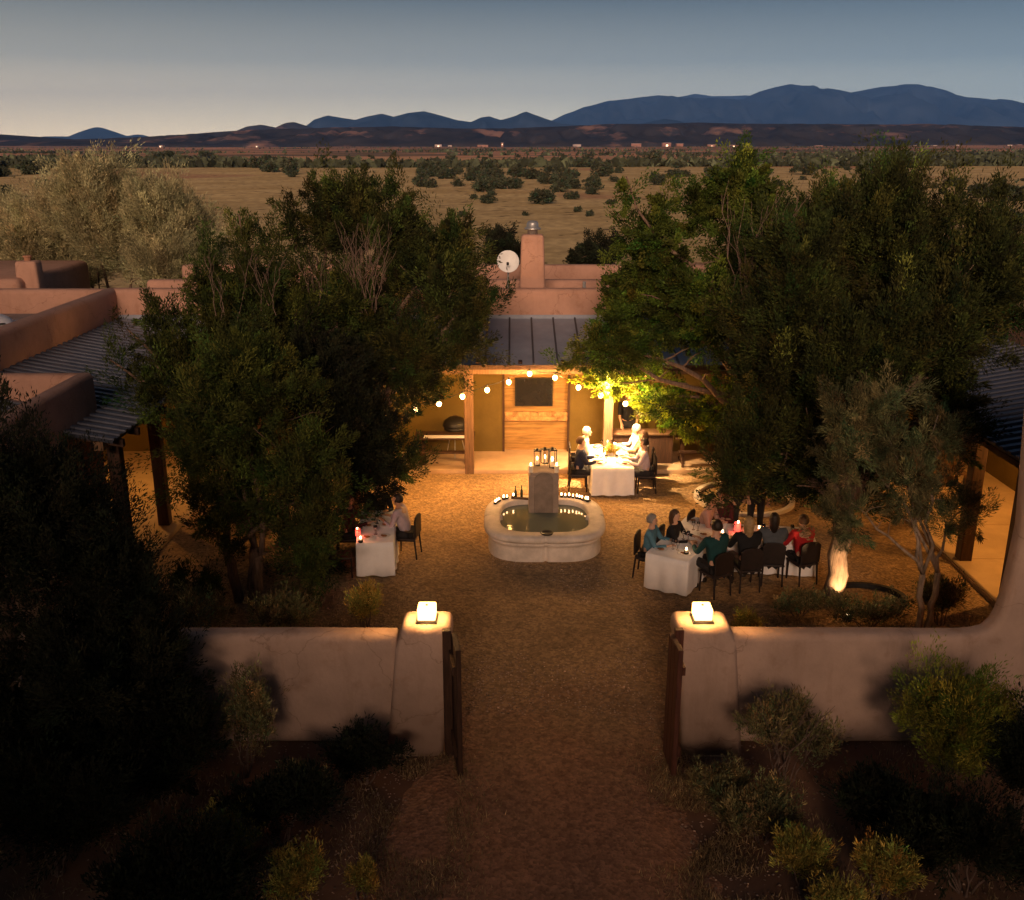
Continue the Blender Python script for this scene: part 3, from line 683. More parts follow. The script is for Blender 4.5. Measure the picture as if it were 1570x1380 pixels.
# lanterns on the pedestal
def lantern(lab, w_=.13, h=.34):
    t = thing('lantern', lab, 'lantern', (0, 0, 0), 0, 'glass lanterns on the fountain pedestal')
    bm = B(); box(bm, -w_ / 2, w_ / 2, -w_ / 2, w_ / 2, 0, .02); obj('base', bm, BLACKM, t)
    bm = B()
    for a in (-1, 1):
        for b in (-1, 1): box(bm, a * w_ / 2 - .007, a * w_ / 2 + .007, b * w_ / 2 - .007, b * w_ / 2 + .007, .02, h)
    box(bm, -w_ / 2 - .012, w_ / 2 + .012, -w_ / 2 - .012, w_ / 2 + .012, h, h + .02); box(bm, -.02, .02, -.02, .02, h + .02, h + .06)
    obj('frame', bm, BLACKM, t)
    bm = B(); tube(bm, [(0, 0, .02), (0, 0, .13)], .032, 12); obj('candle', bm, WAX, t)
    bm = B(); ball(bm, (0, 0, .17), .022, 2, (1, 1, 2.0)); obj('flame', bm, E_FLAME, t, True)
    point('flame_light', (0, 0, .25), 1.2, (1, .5, .2), .03, t)
    return t
L1 = lantern('glass lantern at the left back of the fountain pedestal top'); L1.location = (FXc - .14, FYc + py_ + .16, 1.46)
L2 = dup(L1, (FXc + .20, FYc + py_ + .18, 1.40), R(12), 'glass lantern at the right back of the fountain pedestal top', 1.2)
L3 = dup(L1, (FXc + .03, FYc + py_ + .05, 1.54), R(30), 'glass lantern in the middle of the fountain pedestal top', .95)

def candle(loc, lab, group, h=.10, r=.028, cup=True, wv=.35, col=None):
    t = thing('candle', lab, 'candle', loc, 0, group)
    if cup: bm = B(); lathe(bm, [(r * 1.1, 0), (r * 1.5, .012), (r * 1.6, .05), (r * 1.45, .05), (r * 1.2, .012)], 12); obj('holder', bm, BLACKM if not col else col, t)
    bm = B(); tube(bm, [(0, 0, .012), (0, 0, h)], r, 10); obj('wax', bm, WAX, t)
    bm = B(); ball(bm, (0, 0, h + .028), .016, 2, (1, 1, 1.9)); obj('flame', bm, E_FLAME, t, True)
    if wv: point('flame_light', (0, 0, h + .07), wv * .55, (1, .5, .2), .02, t)
    return t
c0 = candle((FXc - .285, FYc + py_ - .15, 1.385), 'white pillar candle on the left shoulder of the fountain pedestal', 'candles on the fountain pedestal', .13, .045, False, 2.2)
c1 = dup(c0, (FXc + .285, FYc + py_ - .15, 1.385), 0, 'white pillar candle on the right shoulder of the fountain pedestal')
c0.scale = c1.scale = (1.2, 1.2, 1.3)
base = None; angs = [(a, 'left') for a in (148, 144, 140, 133, 129, 122)] + [(a, 'right') for a in (69, 65, 61, 57, 53, 50, 47, 42, 39)]
for a, sd in angs:
    x, y = fpt(R(a), 1.13); lab = 'tea light in the row on the back %s rim of the fountain' % sd; gr = 'tea lights on the back %s rim of the fountain' % sd
    if base is None: base = candle((FXc + x, FYc + y, .615), lab, gr, .05, .028, True, .5)
    else:
        c = dup(base, (FXc + x, FYc + y, .615), 0, lab, 1 + rnd.uniform(-.1, .25)); c['group'] = gr
for k, (xx, yy) in enumerate(((-.62, 1.08), (-.48, 1.12))):
    t = thing('bottle', ('slim dark bottle on the back left rim of the fountain, the left one of two', 'slim dark bottle on the back left rim of the fountain, nearer the pedestal')[k], 'bottle', (FXc + xx, FYc + yy, .615))
    bm = B(); lathe(bm, [(.03, 0), (.032, .02), (.032, .15), (.012, .2), (.012, .27), (.015, .275), (.012, .28)], 14); obj('bottle_body', bm, mat('dark_bottle', (.02, .03, .015), .15, .1, spec=.6), t, True)
bm = B(); box(bm, -.22, .22, -.05, .05, 0, .03, .008, 1); tag(obj('wooden_tray', bm, WOODD, None, loc=(FXc - .5, FYc + 1.0, .616), rz=R(-12)), 'low dark tray on the back left rim of the fountain', 'tray')
bm = B(); box(bm, -.10, .10, -.05, .05, 0, .025, .008, 1); tag(obj('wooden_tray', bm, WOODD, None, loc=(FXc + .98, FYc + .88, .616), rz=R(-30)), 'low dark tray at the right end of the fountain tea lights', 'tray')

# ------------------------------------------------------------------ STRING LIGHTS
def string_lights(pix, lab, ends):
    "pix: (px, py, Y) of each bulb"
    pts = [Vector((D(a, b, Y)[0], Y, D(a, b, Y)[1])) for a, b, Y in pix]
    t = thing('string_lights', lab, 'lights', tuple(pts[0]), 0, 'strings of round bulbs over the courtyard'); o = Vector(t.location)
    bm = B(); path = []
    allp = [Vector(ends[0])] + [p + Vector((0, 0, .13)) for p in pts] + [Vector(ends[1])]
    for a, b in zip(allp, allp[1:]):
        for k in range(6):
            u = k / 6; q = a.lerp(b, u); q.z -= .05 * 4 * u * (1 - u); path.append(q - o)
    path.append(allp[-1] - o); tube(bm, path, .008, 5); obj('cable', bm, BLACKM, t)
    for p in pts:
        bm = B(); tube(bm, [p - o + Vector((0, 0, .13)), p - o + Vector((0, 0, .05))], .02, 8); s = obj('socket', bm, BLACKM, t)
        bm = B(); ball(bm, p - o, .062, 2, (1, 1, 1.1)); obj('bulb', bm, E_BULB, s, True)
        point('bulb_light', tuple(p - o + Vector((0, -.02, -.13))), 76, (1, .47, .12), .05, t)
string_lights([(780, 586, 24.0), (747, 598, 23.5), (709, 608, 23.0), (673, 619, 22.5), (637, 628, 22.1), (597, 636, 21.6)], 'string of round glowing bulbs dropping from the porch eave towards the left trees', ((.35, EY - .2, 2.88), (-3.6, 21.2, 2.2)))
string_lights([(812, 573, 24.1), (851, 579, 23.9), (887, 594, 23.6), (921, 606, 23.3), (959, 619, 23.0)], 'string of round glowing bulbs dropping from the porch eave towards the right trees', ((.35, EY - .2, 2.90), (4.9, 22.6, 2.2)))

# tube lamp above the far table, and a dim heater beside it
fx, fz = D(935, 577, 24.2)
tl = thing('tube_lamp', 'bright short tube lamp under the eave above the far dinner table', 'lamp', (fx, 24.2, fz))
bm = B(); tube(bm, [(-.22, 0, 0), (.22, 0, 0)], .05, 12); obj('tube', bm, E_TUBE, tl, True)
bm = B(); box(bm, -.26, .26, -.05, .07, .055, .085); obj('housing', bm, BLACKM, tl)
bm = B(); tube(bm, [(0, .05, .08), (0, .1, .30)], .02, 8); obj('bracket', bm, BLACKM, tl)
point('tube_light', (0, -.40, -.20), 620, (1, .58, .24), .10, tl)

hx_, hz_ = D(990, 577, 24.2)
ht = thing('heater', 'dim red-glowing bar heater under the eave right of the tube lamp', 'heater', (hx_, 24.2, hz_))
bm = B(); tube(bm, [(-.2, 0, 0), (.2, 0, 0)], .03, 10); obj('element', bm, E_DIM, ht, True)
bm = B(); box(bm, -.26, .26, -.06, .08, .04, .08); obj('reflector', bm, BLACKM, ht)
bm = B(); tube(bm, [(0, .05, .08), (0, .1, .28)], .02, 8); obj('bracket', bm, BLACKM, ht)
bm = B(); box(bm, -.05, .05, -.04, .04, -.32, -.04, .01, 1)
ps = thing('post_spotlight', 'small dark spotlight on the porch post aimed at the lit leaves', 'spotlight', (2.5, EY - .1, 2.25))
bm = B(); tube(bm, [(-.0, .08, 0), (.05, -.04, 0)], .015, 6); tube(bm, [(.03, -.06, 0), (.15, -.10, .0)], [.045, .055], 12); obj('housing', bm, BLACKM, ps)
POSTSPOT = ps
# spotlight that lights the pale trunk
TX, TY = G(1278, 926)
sp = thing('ground_spotlight', 'small ground spotlight shining up the pale tree trunk', 'spotlight', (TX + .02, TY - .75, .04))
bm = B(); lathe(bm, [(.07, 0), (.08, .02), (.05, .10), (.045, .12)], 14); obj('housing', bm, BLACKM, sp, True)
bm = B(); lathe(bm, [(.04, .121), (.04, .13)], 12); obj('lens', bm, E_TUBE, sp)
def spot(par, loc, tgt, w_, ang, col=(1, .62, .28)):
    l = bpy.data.lights.new('spot_light', 'SPOT'); l.energy = w_; l.color = col; l.spot_size = R(ang); l.spot_blend = .5; l.shadow_soft_size = .04
    o = link(bpy.data.objects.new('spot_light', l)); o.parent = par; o.location = loc
    o.rotation_euler = (Vector(tgt) - Vector(loc)).to_track_quat('-Z', 'Y').to_euler(); return o
spot(tl, (0, -.30, -.12), (0, -.62, -3), 1500, 120, (1, .66, .32))
spot(POSTSPOT, (.18, -.12, .0), (1.6, -.95, .05), 420, 75, (1, .78, .34))
spot(sp, (0, 0, .16), (0, .72, .75), 300, 50)
TX2, TY2 = G(404, 905)
sp2 = thing('ground_spotlight', 'small ground spotlight behind the left juniper trunks', 'spotlight', (TX2, TY2 + .1, .04))
bm = B(); lathe(bm, [(.07, 0), (.08, .02), (.05, .10), (.045, .12)], 14); obj('housing', bm, BLACKM, sp2, True)
bm = B(); lathe(bm, [(.04, .121), (.04, .13)], 12); obj('lens', bm, E_TUBE, sp2)
spot(sp2, (0, 0, .16), (-.05, .45, .9), 260, 60)
sp2.location.y -= .75
# ------------------------------------------------------------------ TREES
def set_tone(me, tone_face, per):
    a = me.color_attributes.new('tone', 'FLOAT_COLOR', 'POINT') if False else me.attributes.new('tone', 'FLOAT_COLOR', 'POINT')
    t = np.repeat(tone_face, per, axis=0); a.data.foreach_set('color', t.astype(np.float32).ravel())
def leaves_mesh(name, P, Dv, L, W, tone, rs):
    n = len(P)
    Dn = Dv / (np.linalg.norm(Dv, axis=1, keepdims=True) + 1e-9)
    a = rs.normal(size=(n, 3)); S = np.cross(Dn, a); S /= (np.linalg.norm(S, axis=1, keepdims=True) + 1e-9)
    L = L[:, None]; W = W[:, None]
    v = np.empty((n, 4, 3)); v[:, 0] = P; v[:, 1] = P + Dn * L * .45 + S * W * .5; v[:, 2] = P + Dn * L; v[:, 3] = P + Dn * L * .5 - S * W * .5
    me = bpy.data.meshes.new(name); me.vertices.add(n * 4); me.vertices.foreach_set('co', v.ravel())
    me.loops.add(n * 4); me.loops.foreach_set('vertex_index', np.arange(n * 4)); me.polygons.add(n)
    me.polygons.foreach_set('loop_start', np.arange(n) * 4); me.polygons.foreach_set('loop_total', np.full(n, 4)); me.update()
    set_tone(me, tone, 4); return me
def foliage_mesh(name, lobes, nclump, per, size, ll, lw, seed, up=.5, tall=1.6, inner=.5, tvar=.35, warm=.2, flat=1.0, sub=True):
    rs = np.random.RandomState(seed); lobes = np.array(lobes, float)
    tight = .42
    if nclump >= 600:
        nclump = int(nclump / 3.9 * (1.45 if tvar >= .4 else 1)); per = int(per * 5.2); size *= 1.45; lw *= .72; ll *= .85; tight = .34; hh = size * tall * .8; r0 = lobes[:, 5].copy()
        lobes[:, 3:5] = np.maximum(lobes[:, 3:5] - size * .55, lobes[:, 3:5] * .5); lobes[:, 5] = np.maximum(r0 - hh * .5, r0 * .5); lobes[:, 2] -= np.minimum(hh * .45, r0 * .5)
    if nclump >= 110 and sub:
        main = lobes.copy(); subs = []
        for l in main:
            for _ in range(15):
                dd = rs.normal(size=3); dd[2] = dd[2] * .9 + .25; dd /= np.linalg.norm(dd); q = rs.uniform(.55, 1.0); f = rs.uniform(.24, .44)
                subs.append([l[0] + dd[0] * l[3] * q, l[1] + dd[1] * l[4] * q, l[2] + dd[2] * l[5] * q, l[3] * f, l[4] * f, l[5] * f * rs.uniform(.9, 1.4)])
        main[:, 3:6] *= .72; lobes = np.concatenate([main, np.array(subs)])
        inner = .1
    ar = (lobes[:, 3] * lobes[:, 4] + lobes[:, 3] * lobes[:, 5] + lobes[:, 4] * lobes[:, 5]); pr = ar / ar.sum()
    k = rs.choice(len(lobes), nclump, p=pr); d = rs.normal(size=(nclump, 3)); d /= np.linalg.norm(d, axis=1, keepdims=True)
    r = inner + (1 - inner) * rs.rand(nclump) ** .6
    r *= 1 + .16 * rs.normal(size=nclump) * (rs.rand(nclump) > .5)
    C = lobes[k, :3] + d * lobes[k, 3:6] * r[:, None]
    C[:, 2] = np.maximum(C[:, 2], .05)
    sz = size * np.clip(np.exp(rs.normal(size=nclump) * .38) * .9, .4, 1.9)
    out = C - lobes[k, :3] * np.array([1, 1, 1]); out /= (np.linalg.norm(out, axis=1, keepdims=True) + 1e-6)
    ax = out * .7 + np.array([0, 0, up]) + rs.normal(size=(nclump, 3)) * .25; ax /= np.linalg.norm(ax, axis=1, keepdims=True)
    off = np.clip(rs.normal(size=(nclump, per, 3)), -1.5, 1.5) * tight; u = rs.rand(nclump, per, 1)
    off *= (1 - .65 * u)                                   # plume: narrower towards its tip
    P = C[:, None, :] + off * sz[:, None, None] * np.array([1, 1, flat]) + ax[:, None, :] * (u * tall * sz[:, None, None])
    Dv = ax[:, None, :] * 1.1 + off * 1.6 + rs.normal(size=(nclump, per, 3)) * .38
    ct = np.exp(rs.normal(size=nclump) * tvar); wt = rs.normal(size=nclump) * warm
    tone = np.ones((nclump, per, 4)); lt = np.exp(rs.normal(size=(nclump, per)) * .25)
    tone[..., 0] = ct[:, None] * lt * (1 + wt[:, None]); tone[..., 1] = ct[:, None] * lt; tone[..., 2] = ct[:, None] * lt
    n = nclump * per; L = ll * rs.uniform(.6, 1.4, n); W = lw * rs.uniform(.6, 1.4, n)
    return leaves_mesh(name, P.reshape(-1, 3), Dv.reshape(-1, 3), L, W, tone.reshape(-1, 4), rs)
def limb(bm, a, b, r0, r1, seed, n=6, wob=.12, sides=8):
    r_ = random.Random(seed); a = Vector(a); b = Vector(b); pts = []; L = (b - a).length
    for k in range(n + 1):
        t = k / n; p = a.lerp(b, t); p.z += math.sin(t * math.pi) * L * .06
        if 0 < k < n: p += Vector([r_.uniform(-1, 1) * wob * L / 4 for _ in range(3)])
        pts.append(p)
    tube(bm, pts, [r0 + (r1 - r0) * k / n for k in range(n + 1)], sides); return pts
def tree(name, label, loc, lobes, nclump, per, size, ll, lw, seed, mfol, mbark=None, trunks=((0, 0),), tr=.2, fork=1.2, cat='tree', group=None, dead=0, **kw):
    t = thing(name, label, cat, (loc[0], loc[1], 0), 0, group)
    bm = B(); r_ = random.Random(seed)
    lobs = sorted(lobes, key=lambda l: l[2])
    for j, (tx, ty) in enumerate(trunks):
        top = (tx * 2.2, ty * 2.2, fork); limb(bm, (tx, ty, -.1), top, tr * 1.0, tr * .9, seed + j, 6, .10, 12)
        mine = lobs[j::len(trunks)]
        for q, l in enumerate(mine):
            c = (l[0], l[1], l[2] + l[5] * .4); mp = limb(bm, top, c, tr * .6, tr * .12, seed * 7 + q + 31 * j, 7, .16, 7)
            for s in range(3):
                m_ = mp[3 + s]; e = m_ + Vector((r_.uniform(-1, 1) * l[3] * .9, r_.uniform(-1, 1) * l[4] * .9, r_.uniform(.1, .8) * l[5]))
                limb(bm, m_, e, tr * .2, tr * .04, seed + q * 3 + s, 4, .2, 5)
    obj('trunk', bm, mbark or BARK, t, True)
    o = obj('crown', foliage_mesh('crown', lobes, nclump, per, size, ll, lw, seed, **kw), mfol, t)
    return t
def twigs(par, base, h, spread, n, seed, m=DEAD, r0=.02):
    "bare dead branches"
    bm = B(); r_ = random.Random(seed)
    for k in range(n):
        b = Vector(base) + Vector((r_.uniform(-.25, .25), r_.uniform(-.15, .15), r_.uniform(-.2, .1))); e = b + Vector((r_.uniform(-1, 1) * spread, r_.uniform(-.6, .3) * spread, h * r_.uniform(.65, 1.1)))
        pts = limb(bm, b, e, r0, .004, seed * 13 + k, 6, .14, 5)
        for s in range(4):
            q = pts[2 + s]; limb(bm, q, q + Vector((r_.uniform(-.5, .5) * spread, r_.uniform(-.4, .2) * spread, r_.uniform(.2, .45) * h)), r0 * .4, .003, seed + k * 5 + s, 3, .2, 4)
    return obj('dead_branch', bm, m, par)
def LB(px0, px1, py0, py1, Y, dep, base):
    "lobe covering a pixel box at distance Y, as centre and radii in the tree's own frame"
    xa, za = D(px0, (py0 + py1) / 2, Y); xb, _ = D(px1, (py0 + py1) / 2, Y); _, zt_ = D((px0 + px1) / 2, py0, Y); _, zb_ = D((px0 + px1) / 2, py1, Y)
    return ((xa + xb) / 2 - base[0], Y - base[1], (zt_ + zb_) / 2, abs(xb - xa) / 2, dep, abs(zt_ - zb_) / 2)

# left front juniper (green, in the yard)
b = G(378, 925)
t = tree('juniper_tree', 'broad green juniper with several trunks just inside the left yard wall', b,
     [LB(285, 450, 500, 700, b[1] + .2, 1.2, b), LB(280, 400, 560, 800, b[1], 1.1, b), LB(380, 545, 600, 850, b[1], 1.2, b), LB(290, 500, 520, 640, b[1] + .4, 1.1, b), LB(300, 420, 700, 850, b[1] - .1, 1.0, b), LB(430, 545, 690, 905, b[1] - .1, .9, b)],
     2500, 42, .20, .085, .026, 11, JUN, None, ((-.12, 0), (.1, .05), (.18, -.05)), .10, 1.1, up=.7, tall=1.9)
# left middle juniper with bare twigs
b = (-6.1, 20.6)
t = tree('juniper_tree', 'olive juniper with bare twigs in its top, in front of the left porch roof', b,
     [LB(250, 400, 400, 600, 20.6, 1.3, b), LB(330, 470, 380, 560, 20.9, 1.3, b), LB(345, 392, 285, 430, 21.0, .5, b), LB(385, 440, 325, 450, 21.2, .5, b), LB(290, 350, 360, 470, 20.7, .6, b), LB(235, 320, 500, 680, 19.6, .9, b), LB(185, 290, 520, 640, 19.5, .7, b), LB(200, 290, 440, 560, 19.9, .7, b), LB(145, 195, 535, 590, 19.4, .3, b), LB(190, 250, 560, 640, 19.4, .4, b), LB(178, 215, 480, 560, 19.6, .3, b), LB(260, 420, 560, 800, 20.2, 1.2, b), LB(290, 420, 410, 500, 20.6, .8, b), LB(400, 540, 400, 510, 20.8, .9, b), LB(500, 600, 400, 500, 20.9, .9, b)],
     3100, 40, .22, .095, .03, 12, JUN, None, ((0, 0), (.2, .1)), .15, 1.5, up=.8, tall=2.0)
twigs(t, (D(410, 470, 19.6)[0] - b[0], 19.6 - b[1], D(410, 470, 19.6)[1]), 1.0, .4, 4, 3, DEAD, .009)
twigs(t, (D(345, 480, 19.4)[0] - b[0], 19.4 - b[1], D(345, 480, 19.4)[1]), 1.1, .35, 4, 8, DEAD, .009)
# left rear tall juniper reaching over the yard
b = (-3.9, 21.6)
t = tree('juniper_tree', 'tall dark juniper on the left leaning over the courtyard towards the string lights', b,
     [LB(450, 540, 270, 420, 22.5, .9, b), LB(500, 640, 245, 420, 22.8, 1.1, b), LB(560, 660, 300, 480, 22.6, 1.1, b), LB(620, 735, 320, 460, 22.4, .9, b), LB(640, 745, 400, 560, 22.0, .9, b), LB(700, 780, 430, 480, 21.6, .4, b),
      LB(450, 640, 430, 640, 22.0, 1.5, b), LB(560, 700, 490, 630, 21.4, 1.0, b), LB(470, 590, 600, 760, 21.0, 1.2, b), LB(570, 650, 660, 745, 20.6, .5, b), LB(425, 470, 290, 400, 22.0, .4, b), LB(400, 500, 420, 560, 21.2, 1.0, b), LB(680, 745, 480, 560, 21.6, .5, b)],
     4300, 42, .22, .095, .032, 13, JUNM, None, ((0, 0), (.2, 0)), .2, 1.8, up=.6, tall=1.8, tvar=.45)
twigs(t, (D(560, 470, 20.6)[0] - b[0], 20.6 - b[1], D(560, 470, 20.6)[1]), 1.5, .6, 22, 5, DEAD, .008)
twigs(t, (D(490, 470, 20.6)[0] - b[0], 20.6 - b[1], D(490, 470, 20.6)[1]), 1.0, .35, 8, 6, DEAD, .008)
# mid-left big fill tree between
b = (-4.9, 19.6)
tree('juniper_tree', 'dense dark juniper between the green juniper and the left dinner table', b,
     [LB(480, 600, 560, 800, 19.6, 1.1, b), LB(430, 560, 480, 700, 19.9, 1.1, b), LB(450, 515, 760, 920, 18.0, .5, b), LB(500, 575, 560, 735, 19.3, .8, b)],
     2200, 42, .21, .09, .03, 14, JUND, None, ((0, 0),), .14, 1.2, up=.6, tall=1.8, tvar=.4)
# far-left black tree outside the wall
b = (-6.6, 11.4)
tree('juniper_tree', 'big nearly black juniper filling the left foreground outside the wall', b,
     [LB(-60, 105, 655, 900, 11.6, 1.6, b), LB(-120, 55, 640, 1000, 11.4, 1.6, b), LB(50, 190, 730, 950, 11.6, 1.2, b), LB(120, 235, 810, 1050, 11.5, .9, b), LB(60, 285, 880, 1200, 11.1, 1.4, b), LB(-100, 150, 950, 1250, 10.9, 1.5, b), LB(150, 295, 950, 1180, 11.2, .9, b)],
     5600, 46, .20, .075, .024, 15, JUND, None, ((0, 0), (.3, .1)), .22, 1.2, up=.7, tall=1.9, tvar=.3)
# left foreground low shrubs
def shrub(name, label, px, py, w_, h, dep, n, per, m, seed, size=.12, ll=.08, lw=.02, cat='shrub', group=None, up=1.1, tall=2.2, stems=7, z=0):
    x, y = G(px, py); t = thing(name, label, cat, (x, y, z), 0, group); r_ = random.Random(seed)
    lob = []; bm = B()
    for k in range(stems):
        a = r_.uniform(0, 6.28); q = r_.uniform(.1, .75); e = Vector((math.cos(a) * w_ / 2 * q, math.sin(a) * dep / 2 * q, h * r_.uniform(.45, .8)))
        limb(bm, (math.cos(a) * .05, math.sin(a) * .05, -.03), e, .014, .005, seed + k, 5, .15, 5); lob.append((e.x, e.y, e.z, w_ * .2, dep * .2, h * .26))
    obj('stem', bm, DEAD, t)
    obj('foliage', foliage_mesh('foliage', lob, n, per, size, ll, lw, seed, up=up, tall=tall, inner=.2), m, t); return t
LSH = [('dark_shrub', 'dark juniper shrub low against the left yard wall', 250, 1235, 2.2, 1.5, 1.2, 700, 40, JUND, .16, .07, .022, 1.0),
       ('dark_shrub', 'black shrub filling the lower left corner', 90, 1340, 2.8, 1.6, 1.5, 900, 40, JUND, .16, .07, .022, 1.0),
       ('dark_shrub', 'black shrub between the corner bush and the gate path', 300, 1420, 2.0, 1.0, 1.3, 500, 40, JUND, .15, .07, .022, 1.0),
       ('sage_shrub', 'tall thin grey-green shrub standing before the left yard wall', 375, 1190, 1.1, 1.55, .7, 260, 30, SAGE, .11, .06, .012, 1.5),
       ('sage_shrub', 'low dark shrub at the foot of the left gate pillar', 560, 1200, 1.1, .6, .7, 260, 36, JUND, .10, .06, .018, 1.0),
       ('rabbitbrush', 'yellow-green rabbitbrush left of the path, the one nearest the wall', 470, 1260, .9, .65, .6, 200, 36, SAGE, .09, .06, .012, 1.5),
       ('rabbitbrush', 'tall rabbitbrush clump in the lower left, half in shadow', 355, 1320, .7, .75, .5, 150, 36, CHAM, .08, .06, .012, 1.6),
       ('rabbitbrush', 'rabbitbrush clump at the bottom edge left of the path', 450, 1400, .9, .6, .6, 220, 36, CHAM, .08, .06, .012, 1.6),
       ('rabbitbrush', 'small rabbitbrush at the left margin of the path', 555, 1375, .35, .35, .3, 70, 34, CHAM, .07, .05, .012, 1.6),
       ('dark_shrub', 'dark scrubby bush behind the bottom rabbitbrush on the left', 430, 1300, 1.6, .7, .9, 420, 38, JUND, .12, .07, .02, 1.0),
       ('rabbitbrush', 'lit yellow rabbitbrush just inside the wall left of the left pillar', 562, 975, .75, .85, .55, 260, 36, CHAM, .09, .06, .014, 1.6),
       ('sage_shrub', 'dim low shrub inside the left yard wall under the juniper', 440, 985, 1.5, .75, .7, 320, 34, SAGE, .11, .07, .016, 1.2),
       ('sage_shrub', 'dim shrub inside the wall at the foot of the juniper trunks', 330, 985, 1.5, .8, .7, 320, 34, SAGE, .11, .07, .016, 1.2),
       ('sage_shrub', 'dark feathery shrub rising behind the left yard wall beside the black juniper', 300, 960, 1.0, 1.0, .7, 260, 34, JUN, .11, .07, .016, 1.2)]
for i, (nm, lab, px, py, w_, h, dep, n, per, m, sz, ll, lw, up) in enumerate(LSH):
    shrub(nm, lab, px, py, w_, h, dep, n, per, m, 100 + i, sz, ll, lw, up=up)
RSH = [('rabbitbrush', 'rabbitbrush clump at the foot of the right gate pillar', 1105, 1250, .9, .6, .6, 240, 36, SAGE, .09, .06, .012, 1.5),
       ('sage_shrub', 'sparse twiggy shrub in front of the right yard wall', 1205, 1205, 1.5, 1.35, .8, 300, 30, SAGE, .11, .065, .014, 1.4),
       ('sage_shrub', 'low scrubby bush below the twiggy shrub on the right', 1170, 1290, 1.2, .6, .7, 300, 36, SAGE, .10, .06, .014, 1.3),
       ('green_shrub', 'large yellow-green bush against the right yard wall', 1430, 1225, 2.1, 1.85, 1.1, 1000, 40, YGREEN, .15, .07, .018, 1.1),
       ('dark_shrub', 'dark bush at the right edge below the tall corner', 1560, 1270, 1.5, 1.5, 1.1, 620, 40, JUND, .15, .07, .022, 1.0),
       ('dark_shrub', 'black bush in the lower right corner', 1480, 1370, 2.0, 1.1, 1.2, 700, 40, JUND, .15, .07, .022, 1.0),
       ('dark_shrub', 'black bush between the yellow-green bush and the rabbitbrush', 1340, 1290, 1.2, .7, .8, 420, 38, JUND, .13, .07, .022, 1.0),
       ('rabbitbrush', 'bushy rabbitbrush at the bottom right of the path, left one of two', 1235, 1370, .8, .62, .6, 240, 38, CHAM, .085, .06, .013, 1.6),
       ('rabbitbrush', 'bushy rabbitbrush at the bottom right, nearer the black corner bush', 1345, 1385, .8, .72, .6, 240, 38, CHAM, .085, .06, .013, 1.6),
       ('rabbitbrush', 'low rabbitbrush tuft cut by the bottom edge on the right', 1290, 1440, .9, .5, .6, 200, 38, CHAM, .085, .06, .013, 1.6),
       ('rabbitbrush', 'short yellow tuft just inside the wall right of the right pillar', 1150, 985, .6, .45, .35, 120, 34, CHAM, .08, .06, .013, 1.6),
       ('sage_shrub', 'low dim shrub beside the ground spotlight', 1225, 945, 1.2, .35, .5, 200, 32, SAGE, .09, .06, .016, 1.2),
       ('sage_shrub', 'low dim shrub inside the right yard wall under the small pine', 1330, 965, 1.4, .45, .6, 240, 32, SAGE, .10, .06, .016, 1.2),
       ('sage_shrub', 'grey shrub at the foot of the small pine near the right porch', 1440, 960, 1.0, .85, .6, 260, 32, SAGE, .10, .07, .016, 1.3)]
for i, (nm, lab, px, py, w_, h, dep, n, per, m, sz, ll, lw, up) in enumerate(RSH):
    o = shrub(nm, lab, px, py, w_, h, dep, n, per, m, 200 + i, sz, ll, lw, up=up)
    if i == 1: twigs(o, (0, 0, .4), .9, .5, 9, 21, DEAD, .012)

# ---- right trees
b = (TX, TY)
tree('juniper_tree', 'huge dark juniper with a pale lit trunk filling the right of the yard', b,
     [LB(1150, 1330, 330, 620, 18.2, 1.5, b), LB(1270, 1420, 275, 560, 18.4, 1.4, b), LB(1380, 1520, 300, 620, 18.2, 1.4, b), LB(1440, 1565, 280, 560, 18.6, 1.1, b), LB(1290, 1400, 275, 380, 18.8, .8, b), LB(1480, 1572, 350, 540, 18.0, .9, b),
      LB(1110, 1280, 560, 765, 17.8, 1.1, b), LB(1200, 1400, 580, 765, 17.6, 1.1, b), LB(1380, 1500, 560, 720, 17.6, 1.1, b), LB(1095, 1180, 640, 775, 18.0, .7, b), LB(1170, 1300, 690, 775, 17.6, .7, b), LB(1120, 1250, 400, 600, 18.6, 1.2, b), LB(1280, 1420, 450, 640, 16.9, .8, b), LB(1390, 1500, 430, 610, 17.0, .8, b), LB(1220, 1330, 480, 640, 16.9, .7, b)],
     7200, 42, .22, .09, .03, 31, JUNM, BARK, ((0, 0),), .19, 1.9, up=.7, tall=2.0, tvar=.45)
b = (7.8, 22.6)
tree('juniper_tree', 'tall olive juniper behind the huge one on the right', b,
     [LB(1215, 1330, 270, 480, 21.5, 1.2, b), LB(1320, 1420, 245, 420, 21.8, 1.0, b), LB(1160, 1290, 370, 560, 21.2, 1.2, b), LB(1130, 1220, 300, 470, 21.8, .9, b), LB(1290, 1390, 330, 520, 21.0, 1.0, b)],
     2200, 40, .22, .095, .032, 32, JUN, None, ((0, 0), (.2, .1)), .16, 1.8, up=.8, tall=2.2, tvar=.5)
b = G(1150, 772)
